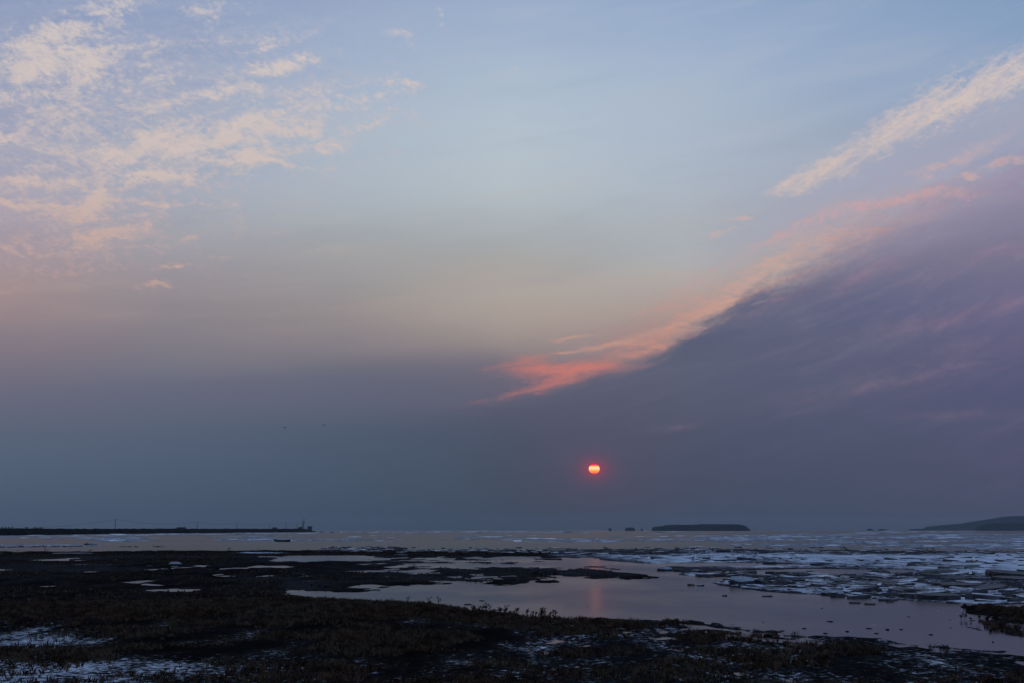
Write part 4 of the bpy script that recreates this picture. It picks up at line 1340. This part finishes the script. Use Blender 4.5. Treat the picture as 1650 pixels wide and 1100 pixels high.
hut(284, 299, 848.6, 'long low hut with a shallow roof standing alone on the spit')
hut(438.5, 446, 848.9, 'small low hut between the leaning pole and the stayed pole')
hut(480.5, 487.5, 848.2, 'low hut at the foot of the signal mast')
hut(495.2, 502.8, 847.2, 'square flat-roofed hut at the very end of the spit', 'flat')

# mast
q = on_spit(488.6); d_ = math.hypot(q.x, q.y); H = CAM_H + (853 - 835.2) / F_PX * d_ - q.z
root = bpy.data.objects.new('signal_mast', None); COL.objects.link(root); root.location = q
s_ = d_ / F_PX
m_ = MB(); m_.tube([(.6 * s_, 0, -.5), (.7 * s_, 0, H)], [.6, .42], 6); m_.build('main_pole', [M_STEEL], root)
m_ = MB(); m_.tube([(-1.8 * s_, 0, -.5), (-1.6 * s_, 0, H * .80)], [.5, .36], 6); m_.build('side_pole', [M_STEEL], root)
for k_ in range(6):
    z = H * (.1 + .12 * k_)
    m_ = MB(); m_.tube([(-1.7 * s_, 0, z), (.65 * s_, 0, z + H * .1)], .26, 5); m_.build('brace', [M_STEEL], root)
for (x_, z_, r_) in ((1.2, .62, .95), (-.4, .55, .8), (-.5, .36, .75), (-1.6, .74, .55), (.5, .9, .5)):
    m_ = MB(); m_.ball((x_ * s_, 0, H * z_), r_ * s_ * .9, 0, (1, 1, 1.1)); m_.build('signal_ball', [M_HULL], root)
tag(root, 'tall signal mast with two poles and dark balls near the end of the spit', 'mast')

for i, (x, y, w_, lb) in enumerate([(534.5, 857.3, 4.5, 'small dark rock in the sea off the tip of the spit'), (545, 857.2, 2.5, 'tiny rock right of the dark rock off the spit'), (518, 856.6, 8, 'flat rock touching the tip of the spit')]):
    c = at(x, y); k_ = c.length / F_PX
    r_ = random.Random(i); m_ = MB(); m_.ball((0, 0, 0), 1.0, 0, (w_ * k_ * .5, w_ * k_ * .4, 1.3), 9, 6)
    m_.v = [(a * r_.uniform(.8, 1.15), b_ * r_.uniform(.8, 1.15), cz * r_.uniform(.7, 1.1) + .2) for a, b_, cz in m_.v]
    tag(m_.build('rock', [M_SPIT], None, c), lb, 'rock')

# ---------------------------------------------------------------- islands and far hills
def island(name, prof, dist, depth, label, kind=None, seed=0, rough=.05, cat='island', bushy=0.0):
    """prof: (px x, px y of the skyline); built as a real ridge with a flank on both sides"""
    xs = np.linspace(prof[0][0], prof[-1][0], max(24, int((prof[-1][0] - prof[0][0]) * 1.5)))
    ys = np.random.default_rng(seed + 50).normal(0, .16 if kind == 'structure' and dist < 7000 else .03, len(xs)) + np.interp(xs, [p_[0] for p_ in prof], [p_[1] for p_ in prof])
    secs = [(0, 0), (.12, .55), (.25, .85), (.42, .97), (.5, 1.0), (.6, .95), (.8, .6), (1, 0)]
    v = []
    r_ = np.random.default_rng(seed)
    hk = r_.normal(0, 1, (len(xs), len(secs)))
    for i, (x, y) in enumerate(zip(xs, ys)):
        c = at_dist(x, 853, dist); u = Vector((c.x, c.y, 0)).normalized(); top = CAM_H + (853 - y) / F_PX * dist
        for j, (t, hh_) in enumerate(secs):
            q_ = c + u * (t - .5) * depth
            z_ = max(0, top) * (hh_ + (rough * hk[i, j] if 0 < j < len(secs) - 1 else 0)) - (2 if hh_ == 0 else 0)
            v.append((q_.x, q_.y, z_))
    k_ = len(secs)
    f = [(i * k_ + j, (i + 1) * k_ + j, (i + 1) * k_ + j + 1, i * k_ + j + 1) for i in range(len(xs) - 1) for j in range(k_ - 1)]
    f += [tuple(range(k_)), tuple((len(xs) - 1) * k_ + j for j in range(k_ - 1, -1, -1))]
    me = bpy.data.meshes.new(name); me.from_pydata(v, [], f); me.update()
    o_ = link(name, me, [M_ISLE])
    if kind: o_['kind'] = kind; o_['label'] = label
    else: tag(o_, label, cat)
    return o_


island('island_terrain', [(1050, 852.5), (1052, 848.5), (1058, 847.5), (1066, 847.2), (1072, 845.6), (1085, 844.9), (1105, 845.0), (1122, 844.6), (1130, 843.8), (1150, 844.0),
                          (1180, 844.2), (1196, 844.8), (1203, 847.5), (1207, 851), (1209, 852.6)], 6000, 260, 'long dark wooded island on the horizon right of the sun', 'structure', 1, .02)
island('islet', [(1007, 852.5), (1009, 849.6), (1014, 849.0), (1019, 849.3), (1022, 850), (1023.5, 852.5)], 6300, 60, 'small wooded islet between the sea stack and the long island', None, 2, .03, 'islet')
island('sea_stack', [(980.8, 852.5), (981.4, 850.2), (982.4, 849.0), (983.4, 849.2), (984.4, 851), (985.6, 852.5)], 6300, 14, 'tiny pointed sea stack on the horizon left of the islets', None, 3, .02, 'sea stack')
island('islet', [(1032.5, 852.7), (1033.5, 850.6), (1034.5, 850.8), (1036, 852.7)], 6300, 12, 'tiniest islet just left of the long island', None, 4, .02, 'islet')
island('islet', [(1396, 852.8), (1400, 851.0), (1404, 851.2), (1408, 852.8)], 9000, 40, 'faint low islet between the long island and the far hills', None, 5, .02, 'islet')
island('islet', [(1414, 852.8), (1419, 851.3), (1425, 851.6), (1430, 852.8)], 9200, 40, 'fainter islet closer to the far hills', None, 6, .02, 'islet')
island('far_hills', [(1464, 852.6), (1470, 851.4), (1488, 851.0), (1492, 848.4), (1500, 847.3), (1530, 845.0), (1550, 843.6), (1565, 841.2), (1590, 838.2), (1612, 834.6), (1632, 832.8), (1660, 832.9),
                     (1720, 829), (1800, 833), (1900, 840), (1980, 850)], 11500, 1500, 'far pale hills on the horizon', 'structure', 7, .006)
island('near_hills', [(1570, 852.7), (1575, 849), (1583, 845.5), (1592, 843.6), (1620, 843.0), (1660, 843.3), (1720, 841), (1800, 846), (1860, 852)], 8200, 700, 'darker low headland in front of the far hills', 'structure', 8, .01)

# ---------------------------------------------------------------- birds
def bird(px_, py_, label, bank, rz):
    c = at_dist(px_, py_, 330.0)
    root = bpy.data.objects.new('bird', None); COL.objects.link(root); root.location = c; root.rotation_euler = (0, bank, rz)
    m_ = MB(); m_.tube([(-.34, 0, .0), (-.22, 0, .0), (0, 0, 0), (.2, 0, .02), (.33, 0, .03), (.42, 0, .02)], [.02, .06, .1, .085, .05, .012], 8); m_.build('body', [M_BIRD], root, smooth=True)
    for s_ in (-1, 1):
        v = [(.12, 0, .03), (-.12, 0, .03), (.16, s_ * .28, .10), (-.08, s_ * .28, .10), (.02, s_ * .62, .02), (-.06, s_ * .6, .02)]
        v += [(a, b_, cz - .02) for a, b_, cz in v]
        f = [(0, 2, 3, 1), (2, 4, 5, 3), (6, 7, 9, 8), (8, 9, 11, 10), (0, 6, 8, 2), (2, 8, 10, 4), (1, 3, 9, 7), (3, 5, 11, 9), (4, 10, 11, 5)]
        me = bpy.data.meshes.new('wing'); me.from_pydata(v, [], f); me.materials.append(M_BIRD); me.update(); link('wing', me, (), root)
    return tag(root, label, 'bird')


bird(458.5, 688, 'left and lower of the two birds flying over the sea', R(14), R(18))
bird(522, 684, 'right and higher of the two birds flying over the sea', R(-10), R(-12))

# ---------------------------------------------------------------- the sun, far outside the haze
SD = 60000.0
c = SUN_DIR * SD
c.z += CAM_H
ms, n, b = mat('veiled_sun')
n.t.nodes.remove(b)
cz = n.sep(objco(n))[2]
em = n.n('ShaderNodeEmission')
col = n.ramp(n.sstep(cz, -1.0, 1.0, smooth=False), [(0.0, (0.80, 0.02, 0.05)), (0.10, (1.0, 0.16, 0.07)), (0.26, (1.0, 0.27, 0.06)), (0.40, (1.0, 0.50, 0.13)), (0.52, (1.0, 0.70, 0.42)),
                                      (0.66, (1.0, 0.62, 0.30)), (0.76, (1.0, 0.36, 0.08)), (0.82, (0.9, 0.06, 0.03)), (0.92, (0.75, 0.03, 0.09)), (1.0, (0.5, 0.02, 0.08))])
lw = n.n('ShaderNodeLayerWeight'); lw.inputs['Blend'].default_value = 0.5
limb = n.sstep(S(n, lw.outputs['Facing']), 0.55, 0.95)
n.put(em.inputs['Color'], n.mix(limb, col, (0.6, 0.015, 0.045)))
em.inputs['Strength'].default_value = 1.25
n.t.links.new(em.outputs[0], [x for x in n.t.nodes if x.type == 'OUTPUT_MATERIAL'][0].inputs['Surface'])
m_ = MB(); m_.ball((0, 0, 0), 1.0, 0, (1, 1, 1), 48, 32)
o = m_.build('sun', [ms], None, c, True)
rad = 9.0 / F_PX * SD
o.scale = (rad, rad, rad * .90)
tag(o, 'round orange and red sun low above the sea, dimmed by the cloud bank', 'sun')

# ---------------------------------------------------------------- haze
HZ, TOPZ = 16500.0, 175.0
m_ = MB(); m_.box((0, 0, (TOPZ - 3.0) / 2), (2 * HZ, 2 * HZ, TOPZ + 3.0))
hm = bpy.data.materials.new('haze_air'); hm.use_nodes = True; hm.node_tree.nodes.clear()
n = NT(hm.node_tree)
pv = n.n('ShaderNodeVolumePrincipled'); pv.inputs['Color'].default_value = (0.53, 0.64, 0.72, 1); pv.inputs['Density'].default_value = 4.5e-5
pv.inputs['Anisotropy'].default_value = 0.0
ho = n.n('ShaderNodeOutputMaterial'); n.t.links.new(pv.outputs[0], ho.inputs['Volume'])
tag(m_.build('haze', [hm]), 'thin bluish evening haze over the sea', kind='stuff')
print('GRASS', n1_, n2_)
